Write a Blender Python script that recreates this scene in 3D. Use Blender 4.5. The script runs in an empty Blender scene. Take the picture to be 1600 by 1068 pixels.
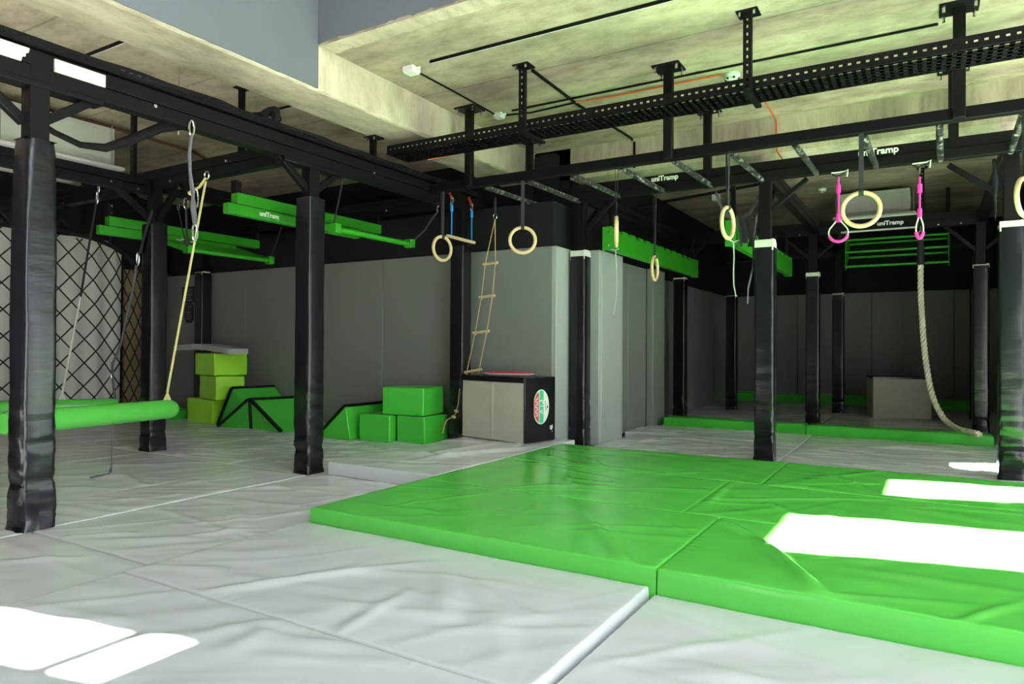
import bpy, bmesh, math, random
import numpy as np
from mathutils import Vector, Matrix, noise
random.seed(7)
rng = np.random.default_rng(11)
SC = bpy.context.scene
COL = SC.collection
R = math.radians

# ------------------------------------------------------------------ camera
F = 1080.0
CAM = Vector((0, 0, 1.0))
MROT = Matrix.Rotation(R(30.96), 3, 'Z') @ Matrix.Rotation(R(0.469), 3, 'X') @ Matrix.Rotation(R(-0.323), 3, 'Y')
cd = bpy.data.cameras.new('camera')
cam = bpy.data.objects.new('camera', cd); COL.objects.link(cam)
cd.sensor_width = 36.0; cd.lens = F / 1600 * 36.0; cd.clip_start = 0.02
_r, _f, _u = MROT.col[0], MROT.col[1], MROT.col[2]
m4 = Matrix(((_r.x, _u.x, -_f.x, CAM.x), (_r.y, _u.y, -_f.y, CAM.y), (_r.z, _u.z, -_f.z, CAM.z), (0, 0, 0, 1)))
cam.matrix_world = m4
SC.camera = cam

# ------------------------------------------------------------------ daylight
w = bpy.data.worlds.new('sky'); SC.world = w; w.use_nodes = True
nt = w.node_tree; nt.nodes.clear()
wo = nt.nodes.new('ShaderNodeOutputWorld'); wb = nt.nodes.new('ShaderNodeBackground')
wb.inputs['Color'].default_value = (0.86, 0.93, 1.0, 1); wb.inputs['Strength'].default_value = 4.6
nt.links.new(wb.outputs[0], wo.inputs[0])
sl = bpy.data.lights.new('sun', 'SUN'); sl.energy = 125.0; sl.angle = R(0.5); sl.color = (1.0, 0.96, 0.88)
so = bpy.data.objects.new('sun', sl); COL.objects.link(so)
SUNDIR = Vector((-1.0, -0.22, -0.62))
so.rotation_euler = SUNDIR.to_track_quat('-Z', 'Y').to_euler(); so.location = (8, 2, 8)

SC.view_settings.view_transform = 'Standard'
SC.view_settings.look = 'None'
SC.view_settings.gamma = 1.0
SC.view_settings.use_curve_mapping = False
SC.view_settings.exposure = 0.90
SC.cycles.max_bounces = 10
SC.cycles.diffuse_bounces = 6
SC.cycles.glossy_bounces = 4
SC.cycles.sample_clamp_indirect = 8.0
SC.cycles.use_denoising = True

# ------------------------------------------------------------------ pixel helpers: a sight line met with a real plane of the room
def ray(px, py): return MROT @ Vector(((px - 800) / F, 1, (534 - py) / F))
def pX(px, py, X): v = ray(px, py); return CAM + v * (X / v.x)
def pY(px, py, Y): v = ray(px, py); return CAM + v * (Y / v.y)
def pZ(px, py, Z): v = ray(px, py); return CAM + v * ((Z - 1.0) / v.z)

# ------------------------------------------------------------------ materials
def lin(c):
    return tuple(((x / 255 + 0.055) / 1.055) ** 2.4 if x > 10 else x / 255 / 12.92 for x in c)

def mat(name, col, rough=0.5, metal=0.0, bump=0.0, bscale=30.0, var=0.0, vscale=3.0, coat=0.0, spec=0.5, stretch=(1, 1, 1), detail=4.0):
    m = bpy.data.materials.new(name); m.use_nodes = True
    n = m.node_tree; b = n.nodes['Principled BSDF']
    b.inputs['Base Color'].default_value = (*col, 1); b.inputs['Roughness'].default_value = rough
    b.inputs['Metallic'].default_value = metal; b.inputs['Specular IOR Level'].default_value = spec
    if coat: b.inputs['Coat Weight'].default_value = coat; b.inputs['Coat Roughness'].default_value = 0.15
    tc = n.nodes.new('ShaderNodeTexCoord'); mp = n.nodes.new('ShaderNodeMapping')
    n.links.new(tc.outputs['Object'], mp.inputs['Vector']); mp.inputs['Scale'].default_value = stretch
    if bump:
        t = n.nodes.new('ShaderNodeTexNoise'); t.inputs['Scale'].default_value = bscale; t.inputs['Detail'].default_value = detail
        n.links.new(mp.outputs[0], t.inputs['Vector'])
        bp = n.nodes.new('ShaderNodeBump'); bp.inputs['Strength'].default_value = bump; bp.inputs['Distance'].default_value = 0.02
        n.links.new(t.outputs['Fac'], bp.inputs['Height']); n.links.new(bp.outputs[0], b.inputs['Normal'])
    if var:
        t2 = n.nodes.new('ShaderNodeTexNoise'); t2.inputs['Scale'].default_value = vscale; t2.inputs['Detail'].default_value = 5
        n.links.new(mp.outputs[0], t2.inputs['Vector'])
        mx = n.nodes.new('ShaderNodeMix'); mx.data_type = 'RGBA'
        mx.inputs['A'].default_value = (*[c * (1 - var) for c in col], 1)
        mx.inputs['B'].default_value = (*[min(1, c * (1 + var)) for c in col], 1)
        n.links.new(t2.outputs['Fac'], mx.inputs['Factor']); n.links.new(mx.outputs['Result'], b.inputs['Base Color'])
    return m

M = {}
M['vgray'] = mat('vinyl_gray', (0.63, 0.645, 0.66), 0.20, bump=0.07, bscale=7, var=0.05, vscale=2)
M['vgreen'] = mat('vinyl_green', (0.115, 0.60, 0.085), 0.20, bump=0.06, bscale=7, var=0.05, vscale=3)
M['vlime'] = mat('vinyl_lime', (0.36, 0.78, 0.025), 0.36, bump=0.12, bscale=8, var=0.06)
M['vemerald'] = mat('vinyl_emerald', (0.07, 0.56, 0.05), 0.34, bump=0.12, bscale=8, var=0.06)
M['vblack'] = mat('vinyl_black', (0.0075, 0.008, 0.0095), 0.23, spec=0.42, bump=0.09, bscale=7, stretch=(1, 1, 3.5))
M['pad'] = mat('vinyl_wall_gray', (0.195, 0.205, 0.187), 0.45, bump=0.10, bscale=5, var=0.03)
M['padlit'] = mat('vinyl_wall_gray_lit', (0.35, 0.37, 0.355), 0.45, bump=0.10, bscale=5, var=0.03)  # same wall vinyl, with window light on column and corner pads painted in
M['vkerb'] = mat('vinyl_kerb_green', (0.05, 0.44, 0.035), 0.30, bump=0.12, bscale=8, var=0.06)
M['padlight'] = mat('canvas_gray', (0.50, 0.48, 0.40), 0.6, bump=0.12, bscale=10, var=0.04)
M['steel'] = mat('steel_black', (0.0042, 0.0045, 0.0043), 0.45, spec=0.16, bump=0.05, bscale=60, var=0.2, vscale=12)
M['scuff'] = None
M['gsteel'] = mat('steel_green', (0.028, 0.29, 0.012), 0.38, bump=0.03, bscale=50)
M['paintdark'] = mat('paint_charcoal', (0.010, 0.011, 0.011), 0.7, spec=0.25, bump=0.10, bscale=40, var=0.15, vscale=5)
M['paintvoid'] = mat('paint_slate', (0.125, 0.139, 0.148), 0.6, bump=0.08, bscale=40, var=0.06, vscale=6)
M['white'] = mat('white_foam', (0.58, 0.58, 0.50), 0.8, bump=0.2, bscale=60)
M['plastic'] = mat('white_plastic', (0.75, 0.76, 0.72), 0.4, var=0.03)
M['acgray'] = mat('ac_sheet_metal', (0.50, 0.53, 0.46), 0.5, var=0.05)
M['chrome'] = mat('zinc_steel', (0.75, 0.76, 0.78), 0.25, metal=1.0, bump=0.03, bscale=80)
M['wood'] = mat('birch_wood', (0.60, 0.43, 0.235), 0.42, var=0.14, vscale=6, stretch=(1, 1, 6), bump=0.04, bscale=40)
M['webbing'] = mat('black_webbing', (0.016, 0.016, 0.017), 0.8, bump=0.3, bscale=120)
M['strapgray'] = mat('gray_webbing', (0.10, 0.10, 0.11), 0.7, bump=0.3, bscale=120)
M['rope'] = mat('hemp_rope', (0.70, 0.66, 0.52), 0.85, bump=0.4, bscale=120, var=0.1, vscale=20)
M['cord'] = mat('tan_cord', (0.42, 0.29, 0.13), 0.85, bump=0.3, bscale=150)
M['yellow'] = mat('yellow_rope', (0.72, 0.68, 0.28), 0.8, bump=0.4, bscale=150)
M['wcord'] = mat('white_cord', (0.62, 0.62, 0.55), 0.8, bump=0.4, bscale=150)
M['pink'] = mat('pink_webbing', (0.75, 0.035, 0.36), 0.55, bump=0.2, bscale=100)
M['blue'] = mat('blue_rope', (0.02, 0.22, 0.62), 0.6, bump=0.2, bscale=100)
M['red'] = mat('red_webbing', (0.50, 0.015, 0.03), 0.6, bump=0.2, bscale=100)
M['redsoft'] = mat('red_print', (0.62, 0.04, 0.07), 0.5, var=0.04)
M['greenprint'] = mat('green_print', (0.05, 0.52, 0.26), 0.5, var=0.04)
M['whiteprint'] = mat('white_print', (0.80, 0.80, 0.74), 0.5, var=0.04)
M['blueprint'] = mat('blue_print', (0.05, 0.16, 0.45), 0.5, var=0.04)
M['orange'] = mat('orange_cable', (0.72, 0.12, 0.03), 0.5, var=0.04)
M['rusty'] = mat('red_brown_pipe', (0.12, 0.03, 0.018), 0.6, var=0.2, vscale=8)
M['net'] = mat('net_cord', (0.010, 0.010, 0.011), 0.85, bump=0.3, bscale=100)
M['curtain'] = mat('white_curtain', (0.80, 0.80, 0.74), 0.8, bump=0.1, bscale=20)
M['door'] = mat('tan_board', (0.34, 0.25, 0.13), 0.6, var=0.12, vscale=3, stretch=(1, 1, 0.2))
M['foamrub'] = mat('pipe_foam', (0.007, 0.007, 0.007), 0.8, spec=0.2, bump=0.5, bscale=60)
M['graytext'] = mat('gray_print', (0.14, 0.14, 0.14), 0.6, var=0.03)
M['whitetext'] = mat('white_lettering', (0.80, 0.82, 0.78), 0.5, var=0.03)
M['grayfoam'] = mat('gray_cover', (0.40, 0.40, 0.39), 0.6, bump=0.1, bscale=12)
M['floor'] = mat('floor_screed', (0.12, 0.12, 0.12), 0.8, bump=0.1, bscale=20, var=0.1)
M['wallplain'] = mat('painted_plaster', (0.45, 0.46, 0.45), 0.7, bump=0.05, bscale=30, var=0.05)

def mat_scuff():                              # black paint worn to bare steel by hands
    m = bpy.data.materials.new('worn_black_steel'); m.use_nodes = True
    n = m.node_tree; b = n.nodes['Principled BSDF']
    tc = n.nodes.new('ShaderNodeTexCoord')
    t = n.nodes.new('ShaderNodeTexNoise'); t.inputs['Scale'].default_value = 26; t.inputs['Detail'].default_value = 8; t.inputs['Roughness'].default_value = 0.7
    n.links.new(tc.outputs['Object'], t.inputs['Vector'])
    r = n.nodes.new('ShaderNodeValToRGB'); r.color_ramp.elements[0].position = 0.53; r.color_ramp.elements[1].position = 0.61
    r.color_ramp.elements[0].color = (0.011, 0.011, 0.011, 1); r.color_ramp.elements[1].color = (0.34, 0.34, 0.32, 1)
    n.links.new(t.outputs['Fac'], r.inputs[0]); n.links.new(r.outputs[0], b.inputs['Base Color'])
    b.inputs['Roughness'].default_value = 0.4
    return m
M['scuff'] = mat_scuff()

def mat_concrete(name, base, streak=(0.35, 0.35, 1.0), dark=0.55, joint=0.62):
    m = bpy.data.materials.new(name); m.use_nodes = True
    n = m.node_tree; b = n.nodes['Principled BSDF']; b.inputs['Roughness'].default_value = 0.85
    b.inputs['Specular IOR Level'].default_value = 0.25
    tc = n.nodes.new('ShaderNodeTexCoord'); mp = n.nodes.new('ShaderNodeMapping')
    mp.inputs['Scale'].default_value = streak; n.links.new(tc.outputs['Object'], mp.inputs['Vector'])
    def nz(s, d, rr=0.6):
        t = n.nodes.new('ShaderNodeTexNoise'); t.inputs['Scale'].default_value = s; t.inputs['Detail'].default_value = d
        t.inputs['Roughness'].default_value = rr; n.links.new(mp.outputs[0], t.inputs['Vector']); return t
    a, c, e = nz(1.6, 8), nz(9, 10, 0.7), nz(60, 4)
    r = n.nodes.new('ShaderNodeValToRGB')
    el = r.color_ramp.elements
    el[0].position = 0.34; el[0].color = (*[x * dark for x in base], 1)
    el[1].position = 0.56; el[1].color = (*base, 1)
    x = el.new(0.80); x.color = (*[min(1, v * 1.18) for v in base], 1)
    n.links.new(a.outputs['Fac'], r.inputs[0])
    r2 = n.nodes.new('ShaderNodeValToRGB'); r2.color_ramp.elements[0].position = 0.33; r2.color_ramp.elements[1].position = 0.55
    r2.color_ramp.elements[0].color = (0.62, 0.60, 0.56, 1); r2.color_ramp.elements[1].color = (1, 1, 1, 1)
    n.links.new(c.outputs['Fac'], r2.inputs[0])
    mx = n.nodes.new('ShaderNodeMix'); mx.data_type = 'RGBA'; mx.blend_type = 'MULTIPLY'; mx.inputs['Factor'].default_value = 0.8
    n.links.new(r.outputs[0], mx.inputs['A']); n.links.new(r2.outputs[0], mx.inputs['B'])
    sx = n.nodes.new('ShaderNodeSeparateXYZ'); n.links.new(tc.outputs['Object'], sx.inputs[0])
    md = n.nodes.new('ShaderNodeMath'); md.operation = 'PINGPONG'; md.inputs[1].default_value = 0.61
    wv = n.nodes.new('ShaderNodeMath'); wv.operation = 'MULTIPLY_ADD'; wv.inputs[1].default_value = 0.05; n.links.new(c.outputs['Fac'], wv.inputs[0]); n.links.new(sx.outputs['Y'], wv.inputs[2])
    n.links.new(wv.outputs[0], md.inputs[0])
    jr = n.nodes.new('ShaderNodeValToRGB'); jr.color_ramp.elements[0].position = 0.004; jr.color_ramp.elements[1].position = 0.014
    jr.color_ramp.elements[0].color = (joint, joint, joint, 1); jr.color_ramp.elements[1].color = (1, 1, 1, 1); n.links.new(md.outputs[0], jr.inputs[0])
    mj = n.nodes.new('ShaderNodeMix'); mj.data_type = 'RGBA'; mj.blend_type = 'MULTIPLY'; mj.inputs['Factor'].default_value = 1
    n.links.new(mx.outputs['Result'], mj.inputs['A']); n.links.new(jr.outputs[0], mj.inputs['B'])
    n.links.new(mj.outputs['Result'], b.inputs['Base Color'])
    ad = n.nodes.new('ShaderNodeMath'); ad.operation = 'ADD'
    n.links.new(c.outputs['Fac'], ad.inputs[0]); n.links.new(e.outputs['Fac'], ad.inputs[1])
    bp = n.nodes.new('ShaderNodeBump'); bp.inputs['Strength'].default_value = 0.35; bp.inputs['Distance'].default_value = 0.02
    n.links.new(ad.outputs[0], bp.inputs['Height']); n.links.new(bp.outputs[0], b.inputs['Normal'])
    return m
M['concrete'] = mat_concrete('raw_concrete_slab', (0.48, 0.42, 0.295), (0.5, 0.9, 1))
M['concbeam'] = mat_concrete('raw_concrete_beam', (0.56, 0.50, 0.365), (1.2, 0.5, 0.25), 0.62, 1.0)

# ------------------------------------------------------------------ mesh builder
class MB:
    def __init__(s): s.v = []; s.f = []
    def add(s, vs, fs):
        o = len(s.v); s.v += [tuple(x) for x in vs]; s.f += [tuple(i + o for i in f) for f in fs]; return s
    def box(s, x0, x1, y0, y1, z0, z1):
        return s.add([(x0,y0,z0),(x1,y0,z0),(x1,y1,z0),(x0,y1,z0),(x0,y0,z1),(x1,y0,z1),(x1,y1,z1),(x0,y1,z1)],
                     [(3,2,1,0),(4,5,6,7),(0,1,5,4),(1,2,6,5),(2,3,7,6),(3,0,4,7)])
    def bar(s, p, q, wd, ht, up=(0, 0, 1)):
        p, q = Vector(p), Vector(q); d = (q - p).normalized(); up = Vector(up)
        if abs(d.dot(up)) > 0.98: up = Vector((1, 0, 0))
        sd = d.cross(up).normalized(); u = sd.cross(d).normalized()
        c = [sd * (a * wd / 2) + u * (b * ht / 2) for a, b in ((-1,-1),(1,-1),(1,1),(-1,1))]
        return s.add([p + x for x in c] + [q + x for x in c], [(3,2,1,0),(4,5,6,7),(0,1,5,4),(1,2,6,5),(2,3,7,6),(3,0,4,7)])
    def prism(s, poly, vec):
        n = len(poly); vec = Vector(vec)
        vs = [Vector(p) for p in poly] + [Vector(p) + vec for p in poly]
        return s.add(vs, [tuple(range(n))[::-1], tuple(range(n, 2 * n))] + [(i, (i + 1) % n, n + (i + 1) % n, n + i) for i in range(n)])
    def tube(s, pts, r, n=8, closed=False, ry=None, up=None):
        pts = [Vector(p) for p in pts]; k = len(pts); rs = r if hasattr(r, '__len__') else [r] * k
        vs = []; prev = None
        for i in range(k):
            if closed: t = pts[(i + 1) % k] - pts[i - 1]
            else: t = pts[min(i + 1, k - 1)] - pts[max(i - 1, 0)]
            t = t.normalized() if t.length > 1e-9 else Vector((0, 0, 1))
            if prev is None:
                a = Vector(up) if up else (Vector((0, 0, 1)) if abs(t.z) < 0.9 else Vector((1, 0, 0)))
                nrm = (a - t * a.dot(t)).normalized()
            else:
                nrm = (prev - t * prev.dot(t)); nrm = nrm.normalized() if nrm.length > 1e-6 else prev
            prev = nrm; b = t.cross(nrm)
            for j in range(n):
                a = 2 * math.pi * j / n
                vs.append(pts[i] + nrm * (math.cos(a) * rs[i]) + b * (math.sin(a) * (ry if ry else rs[i])))
        fs = []
        for i in range(k if closed else k - 1):
            i2 = (i + 1) % k
            for j in range(n):
                j2 = (j + 1) % n
                fs.append((i * n + j, i * n + j2, i2 * n + j2, i2 * n + j))
        if not closed:
            fs.append(tuple(range(n))[::-1]); fs.append(tuple((k - 1) * n + j for j in range(n)))
        return s.add(vs, fs)
    def cyl(s, p, q, r, n=12): return s.tube([p, q], r, n)
    def ball(s, c, r, n=8):
        c = Vector(c); pts = [c + Vector((0, 0, -r * math.cos(math.pi * i / n))) for i in range(n + 1)]
        return s.tube(pts, [max(1e-4, r * math.sin(math.pi * i / n)) for i in range(n + 1)], n + 2)
    def grid(s, P):                           # P: 2-D list of points
        nu, nv = len(P), len(P[0])
        return s.add([p for row in P for p in row], [(i * nv + j, (i + 1) * nv + j, (i + 1) * nv + j + 1, i * nv + j + 1) for i in range(nu - 1) for j in range(nv - 1)])

ORG = {}
def mesh_obj(mb, name, m, org, smooth=True, ang=38):
    me = bpy.data.meshes.new(name)
    o = Vector(org)
    me.from_pydata([(v[0] - o.x, v[1] - o.y, v[2] - o.z) for v in mb.v], [], mb.f)
    bm = bmesh.new(); bm.from_mesh(me); bmesh.ops.recalc_face_normals(bm, faces=bm.faces); bm.to_mesh(me); bm.free()
    if smooth:
        me.polygons.foreach_set('use_smooth', [True] * len(me.polygons)); me.set_sharp_from_angle(angle=R(ang))
    me.materials.append(m); me.update()
    ob = bpy.data.objects.new(name, me); COL.objects.link(ob); return ob
def bev(ob, wd, seg=2):
    md = ob.modifiers.new('bevel', 'BEVEL'); md.width = wd; md.segments = seg; md.limit_method = 'ANGLE'; md.angle_limit = R(40)
    return ob
def thing(name, label, cat, loc, group=None):
    o = bpy.data.objects.new(name, None); COL.objects.link(o); o.location = loc; o.empty_display_size = 0.1
    o['label'] = label; o['category'] = cat
    if group: o['group'] = group
    ORG[o] = Vector(loc); return o
def part(mb, name, m, parent, bevel=0, label=None, smooth=True, kind=None, ang=38):
    org = ORG[parent]; ob = mesh_obj(mb, name, m, org, smooth, ang); ob.parent = parent; ORG[ob] = org
    if bevel: bev(ob, bevel)
    if label: ob['label'] = label
    if kind: ob['kind'] = kind
    return ob
def single(mb, name, m, label, cat, group=None, bevel=0, smooth=True, loc=None, kind=None, ang=38):
    if loc is None:
        a = np.array([tuple(v) for v in mb.v]); loc = ((a[:, 0].min() + a[:, 0].max()) / 2, (a[:, 1].min() + a[:, 1].max()) / 2, a[:, 2].min())
    ob = mesh_obj(mb, name, m, loc, smooth, ang); ob.location = loc; ORG[ob] = Vector(loc)
    ob['label'] = label; ob['category'] = cat
    if group: ob['group'] = group
    if kind: ob['kind'] = kind
    if bevel: bev(ob, bevel)
    return ob
def struct(mb, name, m, bevel=0, label=None):
    ob = mesh_obj(mb, name, m, (0, 0, 0), False); ORG[ob] = Vector((0, 0, 0)); ob['kind'] = 'structure'
    if bevel: bev(ob, bevel)
    if label: ob['label'] = label
    return ob
def text_mb(body, size, org, xd, yd, depth=0.002):
    cu = bpy.data.curves.new('t', 'FONT'); cu.body = body; cu.size = size; cu.extrude = depth; cu.offset = size * 0.03
    cu.align_x = 'CENTER'; cu.align_y = 'CENTER'; cu.resolution_u = 3
    ob = bpy.data.objects.new('t', cu); COL.objects.link(ob)
    bpy.context.view_layer.update()
    me = bpy.data.meshes.new_from_object(ob.evaluated_get(bpy.context.evaluated_depsgraph_get()))
    xd, yd, o = Vector(xd).normalized(), Vector(yd).normalized(), Vector(org); zd = xd.cross(yd)
    mb = MB(); mb.add([o + xd * v.co.x + yd * v.co.y + zd * v.co.z for v in me.vertices], [tuple(p.vertices) for p in me.polygons])
    bpy.data.objects.remove(ob); bpy.data.meshes.remove(me); bpy.data.curves.remove(cu)
    return mb

# ------------------------------------------------------------------ shell of the hall
CZ = 3.23
struct(MB().box(-12, 3.2, -6.2, 14.6, -0.30, -0.06), 'floor', M['floor'])
struct(MB().box(-3.87, 2.85, 3.64, 14.3, CZ, CZ + 0.25), 'ceiling', M['concrete'])
struct(MB().box(-12, -4.34, -6.2, 14.3, CZ, CZ + 0.25), 'ceiling_left', M['concrete'])
def beamgrid(mb, x0, x1, y0, y1, z0, z1, n, amp, seed):   # concrete beam along Y with slightly uneven cast edges
    P = []
    for i in range(n + 1):
        y = y0 + (y1 - y0) * i / n
        a = amp * noise.noise(Vector((y * 6, seed, 0))) + amp * 0.7 * noise.noise(Vector((y * 21, seed, 4)))
        c = amp * noise.noise(Vector((y * 6, seed + 9, 0))) + amp * 0.7 * noise.noise(Vector((y * 25, seed + 9, 4)))
        P.append([(x0, y, z1), (x0, y, z0 + 0.02), (x0 + 0.012 + a, y, z0 + 0.004), (x0 + 0.03, y, z0), (x1 - 0.03, y, z0), (x1 - 0.012 + c, y, z0 + 0.006 + abs(c)), (x1, y, z0 + 0.025), (x1, y, z1), (x0, y, z1)])
    return mb.grid(P)
struct(beamgrid(MB(), -4.34, -3.875, -6.2, 6.95, 2.90, CZ + 0.25, 260, 0.012, 3.0), 'trim_1', M['concbeam'], label='raw concrete downstand beam running away from the camera')
struct(MB().box(-3.55, 2.85, 6.95, 7.45, 2.88, CZ), 'trim_2', M['concbeam'], label='raw concrete cross beam under the slab')
# void above the camera
struct(MB().box(-4.34, -3.872, -6.2, 3.64, 2.915, 6.2), 'wall_void_left', M['paintvoid'])
mbv = MB(); P = []
for i in range(161):
    x = -3.872 + i * 6.5 / 160
    e = 0.018 * noise.noise(Vector((x * 5, 1, 2))) + 0.012 * noise.noise(Vector((x * 19, 1, 2)))
    P.append([(x, 3.88, 6.2), (x, 3.632, 6.2), (x, 3.632, CZ + 0.02 + e), (x, 3.655, CZ + 0.012 + e), (x, 3.88, CZ + 0.05)])
struct(mbv.grid(P), 'wall_void_back', M['paintvoid'])
struct(MB().box(-12, 3.2, -6.2, 3.9, 6.2, 6.4), 'ceiling_void', M['wallplain'])
# slab edge under the void wall: a rough strip of plaster
mb = MB(); P = []
for i in range(161):
    x = -3.86 + i * 6.5 / 160
    e = 0.05 * noise.noise(Vector((x * 3, 5, 2))) + 0.025 * noise.noise(Vector((x * 14, 5, 2)))
    P.append([(x, 3.64, CZ + 0.01), (x, 3.645, CZ - 0.006), (x, 3.78 + e, CZ - 0.006), (x, 3.79 + e, CZ + 0.002)])
struct(mb.grid(P), 'trim_3', M['concbeam'], label='rough plaster edge of the slab')

# back wall of the left bay
struct(MB().box(-9.72, -3.26, 6.245, 6.95, -0.06, 2.50), 'wall_back_lower', M['paintdark'])
struct(MB().box(-12, -3.55, 6.95, 7.15, 2.40, CZ), 'wall_back_upper', M['paintdark'])
struct(MB().box(-12, -9.72, 6.60, 6.80, -0.06, 2.6), 'wall_back_corner', M['paintdark'])
# left wall of the right bay: column, recess, pilaster
wr = MB()
wr.box(-3.9, -3.42, 6.95, 14.3, -0.06, CZ)
struct(wr, 'wall_mid', M['paintdark'])
wr = MB(); wr.box(-3.42, -2.985, 6.72, 7.28, -0.06, 2.02); wr.box(-3.42, -3.10, 6.72, 7.40, 2.02, 2.55)
struct(wr, 'trim_4', M['paintdark'], label='black painted column behind the padding')
struct(MB().box(-3.42, -3.17, 7.28, 8.6, -0.06, 2.02), 'trim_5', M['paintdark'])
struct(MB().box(-3.42, -3.08, 8.6, 9.05, -0.06, 2.02), 'trim_6', M['paintdark'])
cc = MB(); cc.prism([(-3.88, 6.93, 2.4), (-3.55, 6.93, 2.4), (-3.55, 6.93, 3.16), (-3.60, 6.93, 3.205), (-3.83, 6.93, 3.205), (-3.88, 6.93, 3.16)], (0, 0.1, 0))
struct(cc, 'trim_7', M['paintdark'], label='charcoal painted column head with chamfered top')
wf = struct(MB().box(-3.9, 2.85, 14.06, 14.3, -0.06, CZ), 'wall_far', M['paintdark'])
wl = struct(MB().box(-10.4, -10.2, -6.2, 6.95, -0.06, CZ), 'wall_left', M['paintdark'])
struct(MB().box(-12, 3.2, -6.4, -6.2, -0.06, 6.2), 'wall_near', M['paintdark'])

struct(MB().box(1.12, 1.26, 8.0, 14.06, -0.06, CZ), 'wall_bay_right', M['paintdark'])
# right wall with its windows
WX = 2.6
wz = MB()
def pier(y0, y1, z0=-0.06, z1=CZ): wz.box(WX, WX + 0.22, y0, y1, z0, z1)
pier(1.75, 2.15); pier(2.50, 3.98); wz.box(WX, WX + 0.22, 2.15, 2.50, -0.06, 2.93)
pier(4.80, 5.50); pier(6.15, 7.46); pier(7.86, 14.3)
wz.box(WX, WX + 0.22, 3.98, 4.80, 2.24, CZ); wz.box(WX, WX + 0.22, 5.50, 6.15, 1.98, CZ); wz.box(WX, WX + 0.22, 7.46, 7.86, 1.63, CZ)
pier(-6.2, -1.2)
wz.box(WX, WX + 0.22, -1.2, 1.75, 2.75, CZ); wz.box(WX, WX + 0.22, -6.2, -1.4, CZ, 6.2)
wz.box(WX + 0.09, WX + 0.13, 2.15, 2.50, 3.10, 3.145)       # transom of the tall slit window
wz.box(WX, WX + 0.22, 1.95, 2.15, CZ, 6.2); wz.box(WX, WX + 0.22, 2.50, 3.9, CZ, 6.2); wz.box(WX, WX + 0.22, 2.15, 2.50, 3.85, 6.2)
wz.box(WX, WX + 0.22, -1.4, 1.95, 5.9, 6.2); wz.box(WX, WX + 0.22, -1.4, 1.95, CZ, 3.35)
struct(wz, 'wall_right', M['wallplain'])

# wall padding (panels are parts of their wall)
def panel(mb_list_parent, name, x0, x1, y0, y1, z0, z1, label=None, m='pad'):
    ob = part(MB().box(x0, x1, y0, y1, z0, z1), name, M[m], mb_list_parent, 0.007, label)
    return ob
wbk = bpy.data.objects['wall_back_lower']
xs = [-9.72, -9.02, -7.95, -6.72, -5.49, -4.40, -3.24]
for i in range(len(xs) - 1):
    panel(wbk, 'wall_pad', xs[i] + 0.002, xs[i + 1] - 0.002, 6.19, 6.245, -0.02, 2.03)
panel(wbk, 'wall_pad', -3.26, -3.20, 6.20, 6.71, -0.02, 2.03, m='padlit')
t4 = bpy.data.objects['trim_4']
panel(t4, 'wall_pad', -3.23, -2.935, 6.66, 6.72, -0.02, 2.03, m='padlit'); panel(t4, 'wall_pad', -2.985, -2.93, 6.72, 7.30, -0.02, 2.03, m='padlit')
t5 = bpy.data.objects['trim_5']
panel(t5, 'wall_pad', -3.17, -3.12, 7.31, 7.95, -0.02, 2.03); panel(t5, 'wall_pad', -3.17, -3.12, 7.955, 8.58, -0.02, 2.03)
t6 = bpy.data.objects['trim_6']
panel(t6, 'wall_pad', -3.12, -3.03, 8.585, 8.60, -0.02, 2.03); panel(t6, 'wall_pad', -3.08, -3.03, 8.60, 9.05, -0.02, 2.03)
wm = bpy.data.objects['wall_mid']
ys = [9.06, 10.3, 11.55, 12.8, 14.0]
for i in range(4): panel(wm, 'wall_pad', -3.42, -3.37, ys[i] + 0.003, ys[i + 1] - 0.003, -0.02, 2.03)
xs = [-3.36, -2.1, -0.85, 0.4, 1.11]
for i in range(4): panel(wf, 'wall_pad', xs[i] + 0.003, xs[i + 1] - 0.003, 14.0, 14.06, -0.02, 2.03)

# ------------------------------------------------------------------ vinyl mats
def ridges(n, x0, x1, y0, y1, amp, seed, ang0=None):
    g = np.random.default_rng(seed); L = []
    for _ in range(n):
        a = (ang0 + g.normal(0, 0.38)) if ang0 is not None else g.uniform(0, math.pi)
        L.append((g.uniform(x0, x1), g.uniform(y0, y1), a, g.uniform(0.18, 0.60), g.uniform(0.020, 0.060), amp * g.uniform(0.25, 1.0), g.normal(0, 0.7)))
    return L
def fold(x1, y1, x2, y2, zz, wd, am, cv=0.2):      # one long crease between two sighted points of a mat
    a, b = pZ(x1, y1, zz), pZ(x2, y2, zz); d = b - a
    return ((a.x + b.x) / 2, (a.y + b.y) / 2, math.atan2(d.y, d.x), d.length * 0.52, wd, am, cv)
def rsum(X, Y, L):
    H = np.zeros_like(X)
    for cx, cy, a, ln, wd, am, cv in L:
        dx, dy = X - cx, Y - cy
        u = dx * math.cos(a) + dy * math.sin(a); v = -dx * math.sin(a) + dy * math.cos(a) + cv * 0.25 * u * u
        H += am * np.exp(-(v / wd) ** 2) * np.exp(-(u / ln) ** 4) - 0.18 * am * np.exp(-((v - 1.7 * wd) / (1.3 * wd)) ** 2) * np.exp(-(u / ln) ** 4)
    return H
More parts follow.
